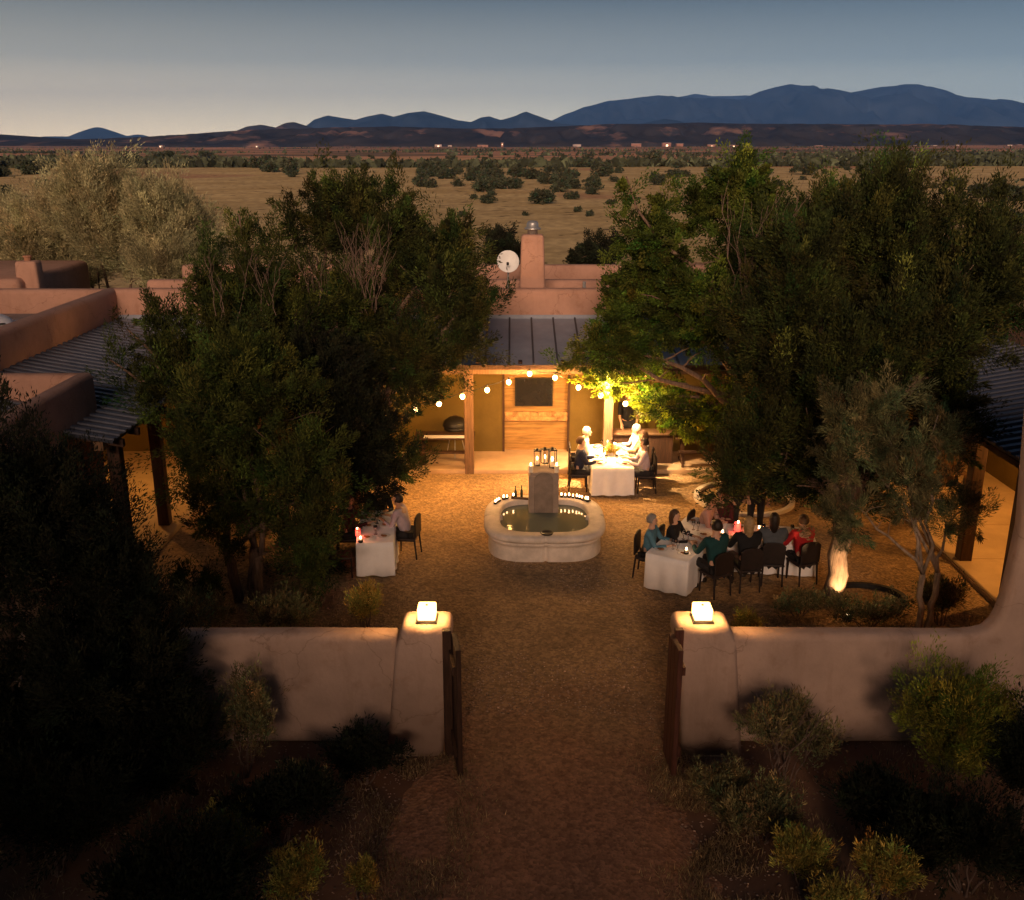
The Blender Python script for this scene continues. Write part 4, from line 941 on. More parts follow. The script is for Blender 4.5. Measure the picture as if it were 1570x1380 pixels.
t = tree('leafy_tree', 'bright green leafy tree on the right reaching over the far dinner table', b,
     [LB(885, 1010, 500, 570, 22.6, .8, b), LB(900, 1060, 400, 560, 22.8, 1.1, b), LB(945, 1060, 290, 470, 23.0, 1.1, b), LB(1030, 1190, 240, 400, 23.2, 1.2, b), LB(1000, 1150, 400, 550, 22.6, 1.3, b), LB(990, 1060, 590, 650, 23.5, .6, b), LB(1040, 1120, 600, 668, 23.3, .6, b), LB(1110, 1190, 560, 690, 22.4, .8, b), LB(1090, 1210, 280, 420, 23.0, 1.1, b), LB(860, 910, 525, 575, 22.5, .4, b), LB(940, 980, 245, 330, 23.0, .35, b)],
     3300, 36, .24, .085, .045, 33, JUNG, None, ((0, 0), (.15, .1)), .16, 1.9, up=.15, tall=1.3, flat=.6, tvar=.4, inner=.35)
obj('lit_branch', foliage_mesh('lit_branch', [LB(a_, c_, d_, e_, yy, .55, b) for a_, c_, d_, e_, yy in ((985, 1045, 600, 650, 23.7), (1020, 1085, 615, 660, 23.5), (1060, 1115, 610, 668, 23.2), (900, 955, 570, 600, 23.6), (960, 1040, 570, 620, 23.8), (1080, 1130, 575, 650, 22.8))], 230, 70, .20, .085, .05, 331, up=-.05, tall=1.3, flat=.5, inner=.2, tvar=.25, sub=False), LITLEAF, t)
bm = B(); limb(bm, (0, 0, 2.0), LB(1000, 1060, 600, 640, 23.6, .5, b)[:3], .05, .012, 77, 7, .12, 6); limb(bm, (0, .1, 2.3), LB(910, 960, 570, 600, 23.6, .5, b)[:3], .05, .01, 78, 7, .12, 6); obj('branch', bm, BARK, t)
twigs(t, (D(1145, 520, 21.6)[0] - b[0], 21.6 - b[1], D(1145, 520, 21.6)[1]), 2.8, .8, 14, 15, DEAD, .02)
b = G(1410, 985)
t = tree('pine_tree', 'small young pine with two thin leaning trunks just inside the right wall', b,
     [LB(1270, 1390, 585, 720, b[1] + .2, .7, b), LB(1310, 1400, 575, 650, b[1] + .3, .6, b), LB(1400, 1470, 600, 720, b[1] + .1, .5, b), LB(1330, 1460, 680, 790, b[1], .7, b), LB(1250, 1340, 740, 830, b[1] - .1, .5, b), LB(1420, 1505, 740, 830, b[1] - .1, .5, b), LB(1260, 1330, 640, 760, b[1] + .1, .5, b)],
     1500, 40, .15, .09, .014, 34, PINEM, BARKL, ((-.05, 0), (.08, .03)), .055, 1.3, up=.4, tall=1.6, inner=.3)
# pale feathery trees beyond the left wing
for i, (lab, lobs, bx, by, sd) in enumerate((
        ('pale feathery willow-like tree, the biggest beyond the left wing', [(60, 250, 250, 400), (90, 200, 240, 330), (130, 300, 290, 440), (60, 180, 320, 450)], 160, 39, 41),
        ('pale grey-green feathery tree beside the biggest one, nearer the junipers', [(230, 335, 300, 420), (200, 290, 270, 380), (260, 330, 340, 450), (200, 330, 350, 450)], 275, 38, 42),
        ('olive feathery tree cut by the left edge beyond the left wing', [(-40, 60, 300, 420), (-60, 100, 340, 450), (20, 110, 290, 420)], 20, 40, 43))):
    b = (D(bx, 440, by)[0], by)
    tree('feathery_tree', lab, b, [LB(a, c, d, e, by + rnd.uniform(-1, 1), 1.6, b) for a, c, d, e in lobs], 2300, 60, .36, .15, .03, sd, PALE, None, ((0, 0), (.3, 0), (-.3, .2)), .12, .8, up=1.1, tall=2.0, inner=.25, tvar=.25, warm=.06, sub=False)
# dark trees right behind the house
for i, (lab, bx, by, lobs) in enumerate((('dark round tree behind the chimney and satellite dish', 765, 44, [(735, 800, 350, 420), (765, 815, 372, 425)]),
                                         ('low dark green tree behind the roof right of the chimney', 905, 46, [(865, 925, 375, 420), (890, 955, 355, 415), (920, 960, 362, 400)]))):
    b = (D(bx, 420, by)[0], by)
    tree('round_tree', lab, b, [LB(a, c, d, e, by, 1.3, b) for a, c, d, e in lobs], 700, 40, .26, .14, .05, 51 + i, JUND, None, ((0, 0),), .14, 1.0, up=.5, tall=1.3)

# rings of edging round the leafy tree
ex, ey = G(1140, 768)
bm = B()
for r0 in (1.15,):
    rings = []
    for rr_, zz in ((r0 - .06, 0), (r0 - .06, .09), (r0 + .06, .09), (r0 + .06, 0)): rings.append([bm.verts.new((rr_ * math.cos(k * math.pi / 24), rr_ * math.sin(k * math.pi / 24), zz)) for k in range(48)])
    for a, b_ in zip(rings, rings[1:]):
        for k in range(48): bm.faces.new((a[k], a[(k + 1) % 48], b_[(k + 1) % 48], b_[k]))
    bmesh.ops.recalc_face_normals(bm, faces=bm.faces[:])
tag(obj('tree_ring', bm, CAST, None, loc=(ex, ey, .03)), 'low round edging on the gravel around the leafy tree', 'edging')
bm = B(); rings = []
for rr_, zz in ((.5, 0), (.52, .1), (.60, .1), (.62, 0)): rings.append([bm.verts.new((rr_ * 1.3 * math.cos(k * math.pi / 18), rr_ * math.sin(k * math.pi / 18), zz)) for k in range(36)])
for a, b_ in zip(rings, rings[1:]):
    for k in range(36): bm.faces.new((a[k], a[(k + 1) % 36], b_[(k + 1) % 36], b_[k]))
bmesh.ops.recalc_face_normals(bm, faces=bm.faces[:])
q = G(1325, 922); tag(obj('tree_ring', bm, BLACKM, None, loc=(q[0], q[1], .03)), 'dark oval edging on the ground right of the pale trunk', 'edging')

# ------------------------------------------------------------------ FIELD BUSHES
protos = []
for k in range(4):
    t = thing('field_juniper', 'x', 'bush', (0, -12, -5), 0, 'dark junipers dotted over the plain')
    r_ = random.Random(60 + k); lob = [(r_.uniform(-.45, .45), r_.uniform(-.4, .4), r_.uniform(.45, .8), .6, .6, .5) for _ in range(5)]
    bm = B(); limb(bm, (0, 0, -.2), (.1, 0, .7), .1, .05, k, 4); obj('trunk', bm, BARK, t)
    obj('crown', foliage_mesh('crown', lob, 130, 26, .22, .20, .10, 70 + k, up=.3, tall=1.0, inner=.3, tvar=.3), FIELDB, t); protos.append(t)
FB = []
def fb(px, py, wpx, lab): FB.append((px, py, wpx, lab))
fb(237, 291, 42, 'round dark juniper standing alone above the pale feathery trees')
fb(830, 313, 46, 'wide low juniper in the middle of the tan grass'); fb(878, 306, 20, 'small round juniper right of the wide low one in the tan grass'); fb(747, 311, 28, 'round juniper at the left end of the tan grass gap')
fb(886, 327, 14, 'tiny bush alone in the tan grass above the chimney cap')
fb(1462, 287, 26, 'round dark juniper alone in the grass on the right'); fb(1525, 302, 36, 'dark juniper near the right edge of the plain'); fb(1556, 308, 40, 'dark juniper cut by the right edge of the plain'); fb(1560, 352, 50, 'biggest juniper at the right edge of the plain')
fb(1495, 300, 26, 'mid-size juniper left of the pair at the right edge'); fb(1405, 287, 16, 'small bush left of the lone round juniper on the right')
rows = [('juniper in the far dark band', 'x', 200, 1560, 247, 256, 46, 7, 16), ('juniper in the near scattered grass', 'x', 640, 950, 290, 345, 8, 6, 16), ('juniper in the belt behind the right trees', 'x', 940, 1400, 250, 290, 26, 12, 28), ('juniper in the left clump', 'junipers left', 380, 450, 252, 274, 9, 16, 30), ('juniper in the left row', 'x', 200, 420, 243, 256, 14, 12, 24), ('juniper in the long clump', 'x', 630, 760, 262, 288, 30, 14, 30),
        ('juniper in the dark middle clump', 'x', 735, 945, 266, 300, 34, 14, 32), ('juniper in the middle belt', 'x', 640, 950, 250, 266, 18, 10, 20), ('juniper on the right plain', 'x', 1180, 1570, 258, 300, 30, 8, 20),
        ('juniper on the red far edge', 'x', 240, 1560, 238, 250, 60, 5, 10), ('juniper at the far left', 'x', -20, 120, 255, 300, 12, 20, 40)]
for lab, _, a, b_, c, d, n, w0, w1 in rows:
    for k in range(n): fb(rnd.uniform(a, b_), rnd.uniform(c, d), rnd.uniform(w0, w1), lab)
used = set()
def where(px): 
    for a, b_ in ((110, 'below the lone cone peak'), (240, 'above the pale feathery trees'), (380, 'between the feathery trees and the left junipers'), (520, 'above the left junipers'), (640, 'above the tall left juniper'), (730, 'right of the tall left juniper'), (800, 'above the satellite dish'), (870, 'above the chimney'), (950, 'left of the leafy tree'), (1100, 'above the leafy tree'), (1250, 'below the first blue summit'), (1420, 'below the highest blue summit')):
        if px < a: return b_
    return 'at the right edge'
for k, (px, py, wp, lab) in enumerate(FB):
    if k > 10: lab = ('small ' if wp < 13 else 'mid-size ' if wp < 20 else 'large ') + lab.replace('small ', '') + ', ' + where(px)
    x, y = G(px, py); s = wp / F * zc_of(y, 0) / 2.0
    i = k % 4; src = protos[i]; rz = rnd.uniform(0, 6.28); loc = (x, y, ground_z(x, y) - .05 * s)
    sc_ = (s, s, s * rnd.uniform(.7, 1.0))
    if i not in used: used.add(i); src.location = loc; src.rotation_euler = (0, 0, rz); src.scale = sc_; src['label'] = lab; o = src
    else: o = dup(src, loc, rz, lab, sc_)
    o['group'] = 'junipers: ' + lab

rs = np.random.RandomState(17); n_ = 26000; Yp = 380 + 2700 * rs.rand(n_) ** 2.0; Xp = rs.uniform(-.62, .62, n_) * Yp
cl = np.array([mnoise.fractal(Vector((a * .0022, b_ * .006, 4.4)), 1.0, 2.0, 4) for a, b_ in zip(Xp, Yp)]); kp = cl > .20; Xp, Yp = Xp[kp], Yp[kp]; n_ = len(Xp)
P_ = np.stack([Xp, Yp, np.array([ground_z(a, b_) for a, b_ in zip(Xp, Yp)]) - .2], 1); D_ = rs.normal(size=(n_, 3)) * .5 + np.array([0, 0, 1]); tn = np.ones((n_, 4)); tn[:, :3] *= np.exp(rs.normal(size=(n_, 1)) * .4)
tag(obj('distant_scrub', leaves_mesh('distant_scrub', P_, D_, rs.uniform(1.5, 4.5, n_), rs.uniform(2, 6, n_), tn, rs), FIELDB), 'dark scrub running in bands over the far plain below the hills', 'scrub', kind='stuff')

# grass tufts and low ground cover outside the wall and inside beds
def scatter_grass(name, regions, n, ll, lw, m, seed, z=0.01):
    rs = np.random.RandomState(seed); P = []
    for x0, x1, y0, y1 in regions:
        k = int(n / len(regions)); P.append(np.stack([rs.uniform(x0, x1, k), rs.uniform(y0, y1, k), np.full(k, z)], 1))
    P = np.concatenate(P); P[:, 0] += rs.normal(size=len(P)) * .25; P[:, 1] = np.where(P[:, 1] < 12.2, np.minimum(P[:, 1] + rs.normal(size=len(P)) * .3, 12.2), P[:, 1]); cl = np.array([mnoise.noise(Vector((p[0] * 1.3, p[1] * 1.3, seed))) for p in P]); P = P[cl > -.05]
    k = len(P); Dv = rs.normal(size=(k, 3)) * .45 + np.array([0, 0, 1.0]); Dv[:, 2] = np.abs(Dv[:, 2])
    tone = np.ones((k, 4)); tt = np.exp(rs.normal(size=k) * .4); tone[:, :3] *= tt[:, None]
    me = leaves_mesh(name, P, Dv, ll * rs.uniform(.4, 1.4, k), lw * rs.uniform(.6, 1.3, k), tone, rs)
    return tag(obj(name, me, m), 'sparse short dry grass and weeds on the bare earth', 'grass', kind='stuff')
scatter_grass('dry_grass', [(-7, -1.3, 8, 12), (2.4, 8, 8, 12), (-1.6, -.6, 8, 11.8), (2.0, 2.6, 8, 11.8)], 42000, .11, .009, DRYG, 5)
scatter_grass('bed_grass', [(-7.4, -2.2, 12.8, 17.5), (4.6, 8.9, 12.8, 16.2)], 26000, .10, .009, DRYG, 6, .03)

def pebbles(name, label, regions, n, smin, smax, m, seed):
    rs = np.random.RandomState(seed); P = np.concatenate([np.stack([rs.uniform(a, b, n // len(regions)), rs.uniform(c, d, n // len(regions)), np.full(n // len(regions), .03)], 1) for a, b, c, d in regions])
    P[:, :2] += rs.normal(size=(len(P), 2)) * .8; P[:, 2] = np.where(P[:, 1] > 13, .03, .015)
    k = len(P); S = rs.uniform(smin, smax, (k, 1)) * rs.uniform(.6, 1.3, (k, 3)) * np.array([1, 1, .6]); O = np.array([(1, 0, 0), (0, 1, 0), (-1, 0, 0), (0, -1, 0), (0, 0, 1), (0, 0, -1)], float)
    a = rs.rand(k) * 6.28; V = O[None] * S[:, None]; x = V[..., 0] * np.cos(a)[:, None] - V[..., 1] * np.sin(a)[:, None]; y = V[..., 0] * np.sin(a)[:, None] + V[..., 1] * np.cos(a)[:, None]
    V[..., 0], V[..., 1] = x, y; V += P[:, None]; Fc = np.array([(0, 1, 4), (1, 2, 4), (2, 3, 4), (3, 0, 4), (1, 0, 5), (2, 1, 5), (3, 2, 5), (0, 3, 5)])
    me = bpy.data.meshes.new(name); idx = (Fc[None] + (np.arange(k) * 6)[:, None, None]).ravel(); me.vertices.add(k * 6); me.vertices.foreach_set('co', V.ravel())
    me.loops.add(len(idx)); me.loops.foreach_set('vertex_index', idx); me.polygons.add(k * 8); me.polygons.foreach_set('loop_start', np.arange(k * 8) * 3); me.polygons.foreach_set('loop_total', np.full(k * 8, 3)); me.update()
    tone = np.ones((k, 4)); tone[:, :3] *= np.exp(rs.normal(size=(k, 1)) * .35); set_tone(me, tone, 6)
    tag(obj(name, me, m), label, 'pebbles', kind='stuff')
PEB = mat('pebble_stone', (.34, .235, .165), .9, .3, 3, attr=True)
pebbles('pebbles', 'loose pebbles and grit strewn over the path and bare earth', [(-3.2, 2.9, 8, 12.5), (-1.0, 2.3, 9, 13.5), (-6, 7, 8, 12)], 9000, .006, .022, PEB, 3)
pebbles('gravel_stones', 'loose gravel stones over the courtyard floor', [(-7, 8.8, 13, 24), (-3, 4, 13, 19)], 16000, .008, .022, PEB, 4)

# ------------------------------------------------------------------ FAR HOUSES
def far_house(px, py, wpx, hpx, lit, lab, m):
    wpx *= .75
    Y = 3600. + rnd.uniform(-250, 250); hpx *= rnd.uniform(.5, .8); py += rnd.uniform(-2.5, 1.5); x, z = D(px, py, Y); k = zc_of(Y, 0) / F; wd = wpx * k; hh = hpx * k
    gz = max(z - hh, 0); t = thing('distant_house', lab, 'house', (x, Y, gz), rnd.uniform(-.2, .2), 'far houses at the foot of the dark hills')
    bm = B(); box(bm, -wd / 2, wd / 2, 0, 14, -6, hh, .4, 1); box(bm, -wd * .2, wd * .3, -3, 0.5, -6, hh * .7, .3, 1); obj('wall', bm, m, t)
    bm = B(); box(bm, -wd / 2 - .5, wd / 2 + .5, -.5, 14.5, hh, hh + .9); obj('roof', bm, ROOFTOP, t)
    if lit:
        bm = B(); box(bm, -wd * .12, wd * .12, -3.3, -3.02, hh * .1, hh * .6); obj('lit_window', bm, E_WIN, t)
PINKH = mat('far_stucco', (.20, .10, .075), .9, .3, .1); WHH = mat('far_white', (.30, .24, .22), .9, .3, .1)
for i, (px, py, w_, h, lit, lab, m) in enumerate((
        (248, 238, 8, 5, 1, 'tiny lit house on the far left of the plain', WHH), (394, 226, 6, 4, 1, 'tiny pale lit house under the small left rise', WHH),
        (672, 223, 14, 5, 1, 'low pale house group left of centre under the hills', WHH), (690, 224, 8, 4, 0, 'small pale house next to the low pale group', WHH),
        (740, 222, 22, 5, 0, 'long pink house under the two small peaks', PINKH), (770, 219, 5, 5, 1, 'tiny lit tower-like house right of the long pink one', PINKH),
        (885, 225, 16, 5, 0, 'pale house under the left foot of the blue mountains', WHH), (975, 228, 20, 8, 0, 'pink house cluster left end of the village', PINKH), (1022, 228, 18, 9, 1, 'tall pink house in the middle of the village', PINKH),
        (1042, 230, 14, 8, 0, 'dull pink house right of the tall one in the village', PINKH), (1091, 230, 18, 6, 1, 'brightest orange-lit house of the village', PINKH), (1125, 229, 20, 5, 1, 'low house with a warm window at the right end of the village', PINKH),
        (1255, 235, 16, 4, 1, 'low orange house out on the plain right of the village', PINKH), (1403, 225, 6, 4, 1, 'tiny white lit house right of centre below the hills', WHH), (1432, 226, 12, 4, 1, 'small pale house near the tiny white one on the right', WHH),
        (1467, 231, 6, 5, 1, 'tiny lit house left of the pair at the right edge', WHH), (1548, 225, 10, 6, 1, 'bright white lit house near the right edge', WHH), (1562, 231, 10, 5, 0, 'pink house cut by the right edge under the hills', PINKH))):
    far_house(px, py + h / 2, w_, h, lit, lab, m)

# ------------------------------------------------------------------ FURNITURE AND PEOPLE
def chair_at(x, y, rz, label, group='dining chairs', proto=[None]):
    if proto[0] is None:
        t = thing('dining_chair', label, 'chair', (x, y, .03), rz, group); m = mat('black_wood', (.018, .011, .009), .6, .3, 6)
        bm = B(); box(bm, -.23, .23, -.22, .22, .42, .46, .015, 2); obj('seat', bm, mat('dark_leather', (.03, .02, .018), .5), t)
        bm = B(); pts = [(-.21, .50), (-.22, .86), (-.15, .92), (0, .94), (.15, .92), (.22, .86), (.21, .50)]
        extr(bm, pts, -.255, -.215, 'y', .01, 2); obj('backrest', bm, m, t)
        for sx_ in (-.19, .19):
            bm = B(); tube(bm, [(sx_, -.20, .50), (sx_, -.21, .42), (sx_ * 1.05, -.25, 0)], [.022, .022, .016], 8); obj('leg', bm, m, t)
            bm = B(); tube(bm, [(sx_, .19, .43), (sx_, .20, 0)], [.022, .016], 8); obj('leg', bm, m, t)
        proto[0] = t; return t
    t = dup(proto[0], (x, y, .03), rz, label); t['group'] = group; return t
def skinned(name, V, E, Rr, sub=1):
    me = bpy.data.meshes.new(name); me.from_pydata(V, E, []); o = link(bpy.data.objects.new(name, me))
    o.modifiers.new('Skin', 'SKIN')
    sk_ = me.skin_vertices[0].data
    for i, r in enumerate(Rr): sk_[i].radius = r if hasattr(r, '__len__') else (r, r); sk_[i].use_root = (i == 0)
    s = o.modifiers.new('Sub', 'SUBSURF'); s.levels = sub; s.render_levels = sub
    dg = bpy.context.evaluated_depsgraph_get(); dg.update()
    res = bpy.data.meshes.new_from_object(o.evaluated_get(dg)); bpy.data.objects.remove(o); return res
SKIN = {'light': mat('skin_light', (.50, .30, .21), .55, .08, 6), 'tan': mat('skin_tan', (.38, .21, .13), .55, .08, 6)}
def clothm(name, c): return mat(name, c, .9, .15, 8, .3, 40)
CM = {'navy': clothm('navy_suit', (.018, .022, .045)), 'black': clothm('black_cloth', (.010, .010, .012)), 'teal': clothm('teal_jacket', (.008, .045, .05)), 'blue': clothm('blue_shirt', (.07, .17, .24)),
      'white': clothm('white_shirt', (.70, .66, .62)), 'tan': clothm('tan_wrap', (.35, .24, .14)), 'maroon': clothm('maroon_top', (.07, .012, .016)), 'red': clothm('red_jacket', (.40, .018, .022)), 'grey': clothm('grey_top', (.075, .085, .10)),
      'brown': clothm('brown_jacket', (.14, .085, .06)), 'lilac': clothm('pale_shirt', (.42, .34, .38)), 'dark': clothm('dark_trousers', (.02, .018, .02)), 'pink': clothm('rose_shirt', (.42, .24, .20))}
HAIR = {'white': mat('white_hair', (.70, .62, .52), .6, .15, 20, .5, 60), 'dark': mat('dark_hair', (.02, .013, .010), .5, .2, 20, .5, 60), 'brown': mat('brown_hair', (.07, .035, .02), .5, .2, 20, .5, 60), 'blond': mat('blond_hair', (.30, .20, .10), .5, .2, 20, .5, 60), 'grey': mat('grey_hair', (.22, .2, .18), .6, .2, 20, .5, 60)}
SHOE = mat('shoe_leather', (.02, .015, .012), .4)
def person(label, x, y, rz, top, hair, pose='sit', long_hair=False, legs='dark', skin='light', lean=.08, armL=None, armR=None, head_turn=0, z=.03, sc=1.0, bend=0, sleeves=True):
    """local frame: +Y is forward, Z up. armL/armR: hand targets"""
    t = thing('person', label, 'person', (x, y, z), rz); t.scale = (sc * 1.05,) * 3
    sit = pose == 'sit'; hz = .50 if sit else .92
    hip = Vector((0, 0 if sit else 0, hz)); bd = Vector((0, math.sin(lean + bend), math.cos(lean + bend)))
    waist = hip + bd * .20; chest = hip + bd * .40; neck = hip + bd * .535; hb = Vector((0, math.sin(lean * .3 + bend * .7), math.cos(lean * .3 + bend * .7)))
    nk2 = neck + hb * .07; head = neck + hb * .17; crown = neck + hb * .25
    up = bd; V = []; E = []; Rr = []
    def add(p, r, prev=None):
        V.append(tuple(p)); Rr.append(r); i = len(V) - 1
        if prev is not None: E.append((prev, i))
        return i
    j0 = add(hip, (.15, .115)); j1 = add(waist, (.135, .105), j0); j2 = add(chest, (.165, .115), j1); j3 = add(neck, (.06, .06), j2); j4 = add(nk2, .055, j3)
    jaw = add(neck + hb * .115 + Vector((0, .018, 0)), (.068, .075), j4); j5 = add(head, (.078, .092), jaw); j6 = add(crown, (.062, .074), j5)
    SV, SE, SR = [], [], []   # shirt
    def sadd(p, r, prev=None):
        SV.append(tuple(p)); SR.append(r); i = len(SV) - 1
        if prev is not None: SE.append((prev, i))
        return i
    s0 = sadd(hip + up * -.02, (.168, .135)); s1 = sadd(waist, (.175, .138), s0); s2 = sadd(chest, (.205, .145), s1); s3 = sadd(neck - up * .02, (.075, .07), s2)
    hands = []
    for sd, tgt in ((-1, armL), (1, armR)):
        sh_ = chest + up * .09 + Vector((sd * .195, 0, 0))
        if tgt is None: tgt = (sd * .16, .42, .77) if sit else (sd * .26, .08, .78)
        hd = Vector(tgt); d = hd - sh_; L = min(d.length, .54); hd = sh_ + d.normalized() * L
        mid = (sh_ + hd) / 2; k = math.sqrt(max(0, .28 ** 2 - (L / 2) ** 2)); el = mid + (Vector((sd * .55, -.25, -1)).normalized() * k)
        a = add(sh_, .058, j2); b_ = add(sh_.lerp(el, .5), .047, a); c = add(el, .040, b_); w1 = add(el.lerp(hd, .5), .036, c); w2 = add(hd, .026, w1)
        fd = (hd - el).normalized(); side = fd.cross(Vector((0, 0, 1)));
        side = side.normalized() if side.length > .1 else Vector((1, 0, 0)); palm = hd + fd * .06; pj = add(palm, (.036, .016), w2)
        dn = side.cross(fd).normalized(); dn = dn if dn.z < 0 else -dn
        for q, (o_, ln) in enumerate(((-.030, .062), (-.010, .075), (.010, .070), (.030, .055))):
            r1 = palm + side * o_ + fd * .03; f1 = add(r1, .0095, pj); f2 = add(r1 + fd * ln * .5 + dn * .006, .0085, f1); add(r1 + fd * ln + dn * .024, .007, f2)
        th = hd + side * (-sd * .030) + fd * .02; tq = add(th, .011, w2); add(th + side * (-sd * .030) + fd * .035 + dn * .01, .009, tq)
        a = sadd(sh_, .084, s2); b_ = sadd(sh_.lerp(el, .5), .062, a); c = sadd(el, .054, b_)
        if sleeves: w1 = sadd(el.lerp(hd, .5), .046, c); sadd(el.lerp(hd, .93), .036, w1)
    TV, TE, TR = [tuple(hip + up * .02)], [], [(.17, .14)]; feet = []
    for sd in (-1, 1):
        h0 = hip + Vector((sd * .095, 0, -.03))
        if sit: kn = Vector((sd * .13, .44, .50)); an = Vector((sd * .13, .44 + (.02 if sd > 0 else -.08), .09))
        else: kn = Vector((sd * .10, .03, .50)); an = Vector((sd * .11, .0, .09))
        a = add(h0, .085, j0); b_ = add(h0.lerp(kn, .5), .072, a); c = add(kn, .056, b_); d = add(kn.lerp(an, .4), .054, c); e = add(an, .038, d); add(an + Vector((0, .08, -.05)), (.036, .028), e)
        n0 = len(TV); TV += [tuple(h0), tuple(h0.lerp(kn, .5)), tuple(kn), tuple(kn.lerp(an, .5)), tuple(an + Vector((0, 0, .02)))]; TR += [.105, .092, .074, .066, .055]
        TE += [(0, n0), (n0, n0 + 1), (n0 + 1, n0 + 2), (n0 + 2, n0 + 3), (n0 + 3, n0 + 4)]; feet.append(an)
    body = skinned('body', V, E, Rr, 1)
    bm = B(); bm.from_mesh(body); nbase = len(bm.verts)
    # facial relief: nose, ears, brow, lips, chin and eyes, turned with the head
    hc = neck + hb * .165; nv = []
    for c, r, s in (((0, .098, -.012), .016, (.8, 1.1, 1.5)), ((-.078, .0, -.005), .024, (.4, .9, 1.4)), ((.078, .0, -.005), .024, (.4, .9, 1.4)), ((0, .086, .028), .030, (1.8, .5, .35)), ((0, .088, -.048), .018, (1.5, .5, .5)), ((0, .078, -.080), .024, (1.1, .8, .7)), ((-.030, .086, .012), .011, (1.3, .6, .8)), ((.030, .086, .012), .011, (1.3, .6, .8))):
        nv += ball(bm, hc + Vector(c), r, 1, s)
    xform(bm, Matrix.Translation(hc) @ Matrix.Rotation(head_turn, 4, 'Z') @ Matrix.Translation(-hc), nv)
    bm.to_mesh(body); bm.free(); bo = obj('body', body, SKIN[skin], t, True)
    # hair
    bm = B(); vs = ball(bm, hc + Vector((0, -.012, .022)), 1, 3, (.094, .110, .118))
    bmesh.ops.delete(bm, geom=[v for v in bm.verts if (v.co.y > hc.y + .035 and v.co.z < hc.z + .052) or (not long_hair and v.co.z < hc.z - .055)], context='VERTS')
    if long_hair:
        for v in bm.verts:
            if v.co.z < hc.z + .0 and v.co.y < hc.y + .03: v.co.z -= (hc.z - v.co.z) * 1.9 + .02; v.co.y -= .015
    for v in bm.verts: v.co += (v.co - hc).normalized() * .006 * mnoise.noise(v.co * 30)
    xform(bm, Matrix.Translation(hc) @ Matrix.Rotation(head_turn, 4, 'Z') @ Matrix.Translation(-hc)); obj('hair', bm, HAIR[hair], t, True)
    obj('shirt', skinned('shirt', SV, SE, SR, 1), CM[top], t, True)
    obj('trousers', skinned('trousers', TV, TE, TR, 1), CM[legs], t, True)
    for an in feet:
        bm = B(); box(bm, an.x - .048, an.x + .048, an.y - .07, an.y + .19, -.0, .085, .03, 3); obj('shoe', bm, SHOE, t, True)
    return t
def sitter(label, x, y, rz, *a, clab=None, **k):
    p_ = person(label, x, y, rz, *a, pose='sit', **k)
    s = k.get('sc', 1.0)
    chair_at(x - math.sin(rz) * -.0, y, rz, clab or ('dark chair under the ' + label), 'dining chairs'); return p_
def cloth_mesh(lx, ly, h, seed, drop=.70):
    "tablecloth: flat top, hanging sides with soft folds and a slit at each short end"
    bm = B(); n = 26; per = []
    def side(a, b, m): return [(a[0] + (b[0] - a[0]) * k / m, a[1] + (b[1] - a[1]) * k / m) for k in range(m)]
    cs = [(-lx / 2, -ly / 2), (lx / 2, -ly / 2), (lx / 2, ly / 2), (-lx / 2, ly / 2)]
    for k in range(4): per += side(cs[k], cs[(k + 1) % 4], n)
    rows = []
    for j in range(7):
        t_ = j / 6; z = h - drop * t_; row = []
        for i, (x, y) in enumerate(per):
            r = math.hypot(x, y); f = mnoise.noise(Vector((x * 4, y * 4, seed))) * .05 * t_ + (.012 if j else 0) + .03 * t_ + .022 * t_ * math.sin((x if abs(y) > ly / 2 - .001 else y) * 19 + seed)
            nx_, ny_ = x / r, y / r; zz = z + (.02 * mnoise.noise(Vector((x * 3, y * 3, seed + 5))) if j == 6 else 0)
            row.append(bm.verts.new((x + nx_ * f, y + ny_ * f, zz - (.008 if j == 1 else 0))))
        rows.append(row)
    for a, b_ in zip(rows, rows[1:]):
        for k in range(len(per)): bm.faces.new((a[k], a[(k + 1) % len(per)], b_[(k + 1) % len(per)], b_[k]))
    bm.faces.new(rows[0]); bmesh.ops.recalc_face_normals(bm, faces=bm.faces[:])
    return bm
def table_set(x, y, rz, lx, ly, lab, clab, seed, drop=.70):
    t = thing('dinner_table', lab, 'table', (x, y, .03), rz)
    bm = B(); box(bm, -lx / 2 + .01, lx / 2 - .01, -ly / 2 + .01, ly / 2 - .01, .70, .735, .005, 1); obj('tabletop', bm, WOOD, t)
    for a in (-1, 1):
        for b_ in (-1, 1): bm = B(); tube(bm, [(a * (lx / 2 - .12), b_ * (ly / 2 - .12), .70), (a * (lx / 2 - .1), b_ * (ly / 2 - .1), 0)], .022, 8); obj('leg', bm, GALV, t)
    c = obj('tablecloth', cloth_mesh(lx, ly, .742, seed, drop), CLOTH, None, True, (x, y, .03), rz); tag(c, clab, 'tablecloth')
    # crisp edge on top
    for p_ in c.data.polygons:
        if p_.loop_total > 4: p_.use_smooth = False
    return t
PL = [None]; GL = [None]
def plate(x, y, z, lab, gr):
    if PL[0] is None:
        t = thing('dinner_plate', lab, 'plate', (x, y, z), 0, gr)
        bm = B(); lathe(bm, [(.06, 0), (.075, .004), (.13, .018), (.135, .02), (.125, .022), (.07, .01), (.001, .009)], 24); obj('plate_body', bm, CERAM, t, True)
        bm = B(); ball(bm, (0.01, 0, .02), .045, 2, (1.3, 1, .45)); ball(bm, (-.04, .03, .018), .03, 2, (1, 1, .5)); obj('food', bm, mat('food', (.22, .10, .04), .7, .5, 30, .5, 60), t)
        PL[0] = t; return
    o = dup(PL[0], (x, y, z), 0, lab); o['group'] = gr
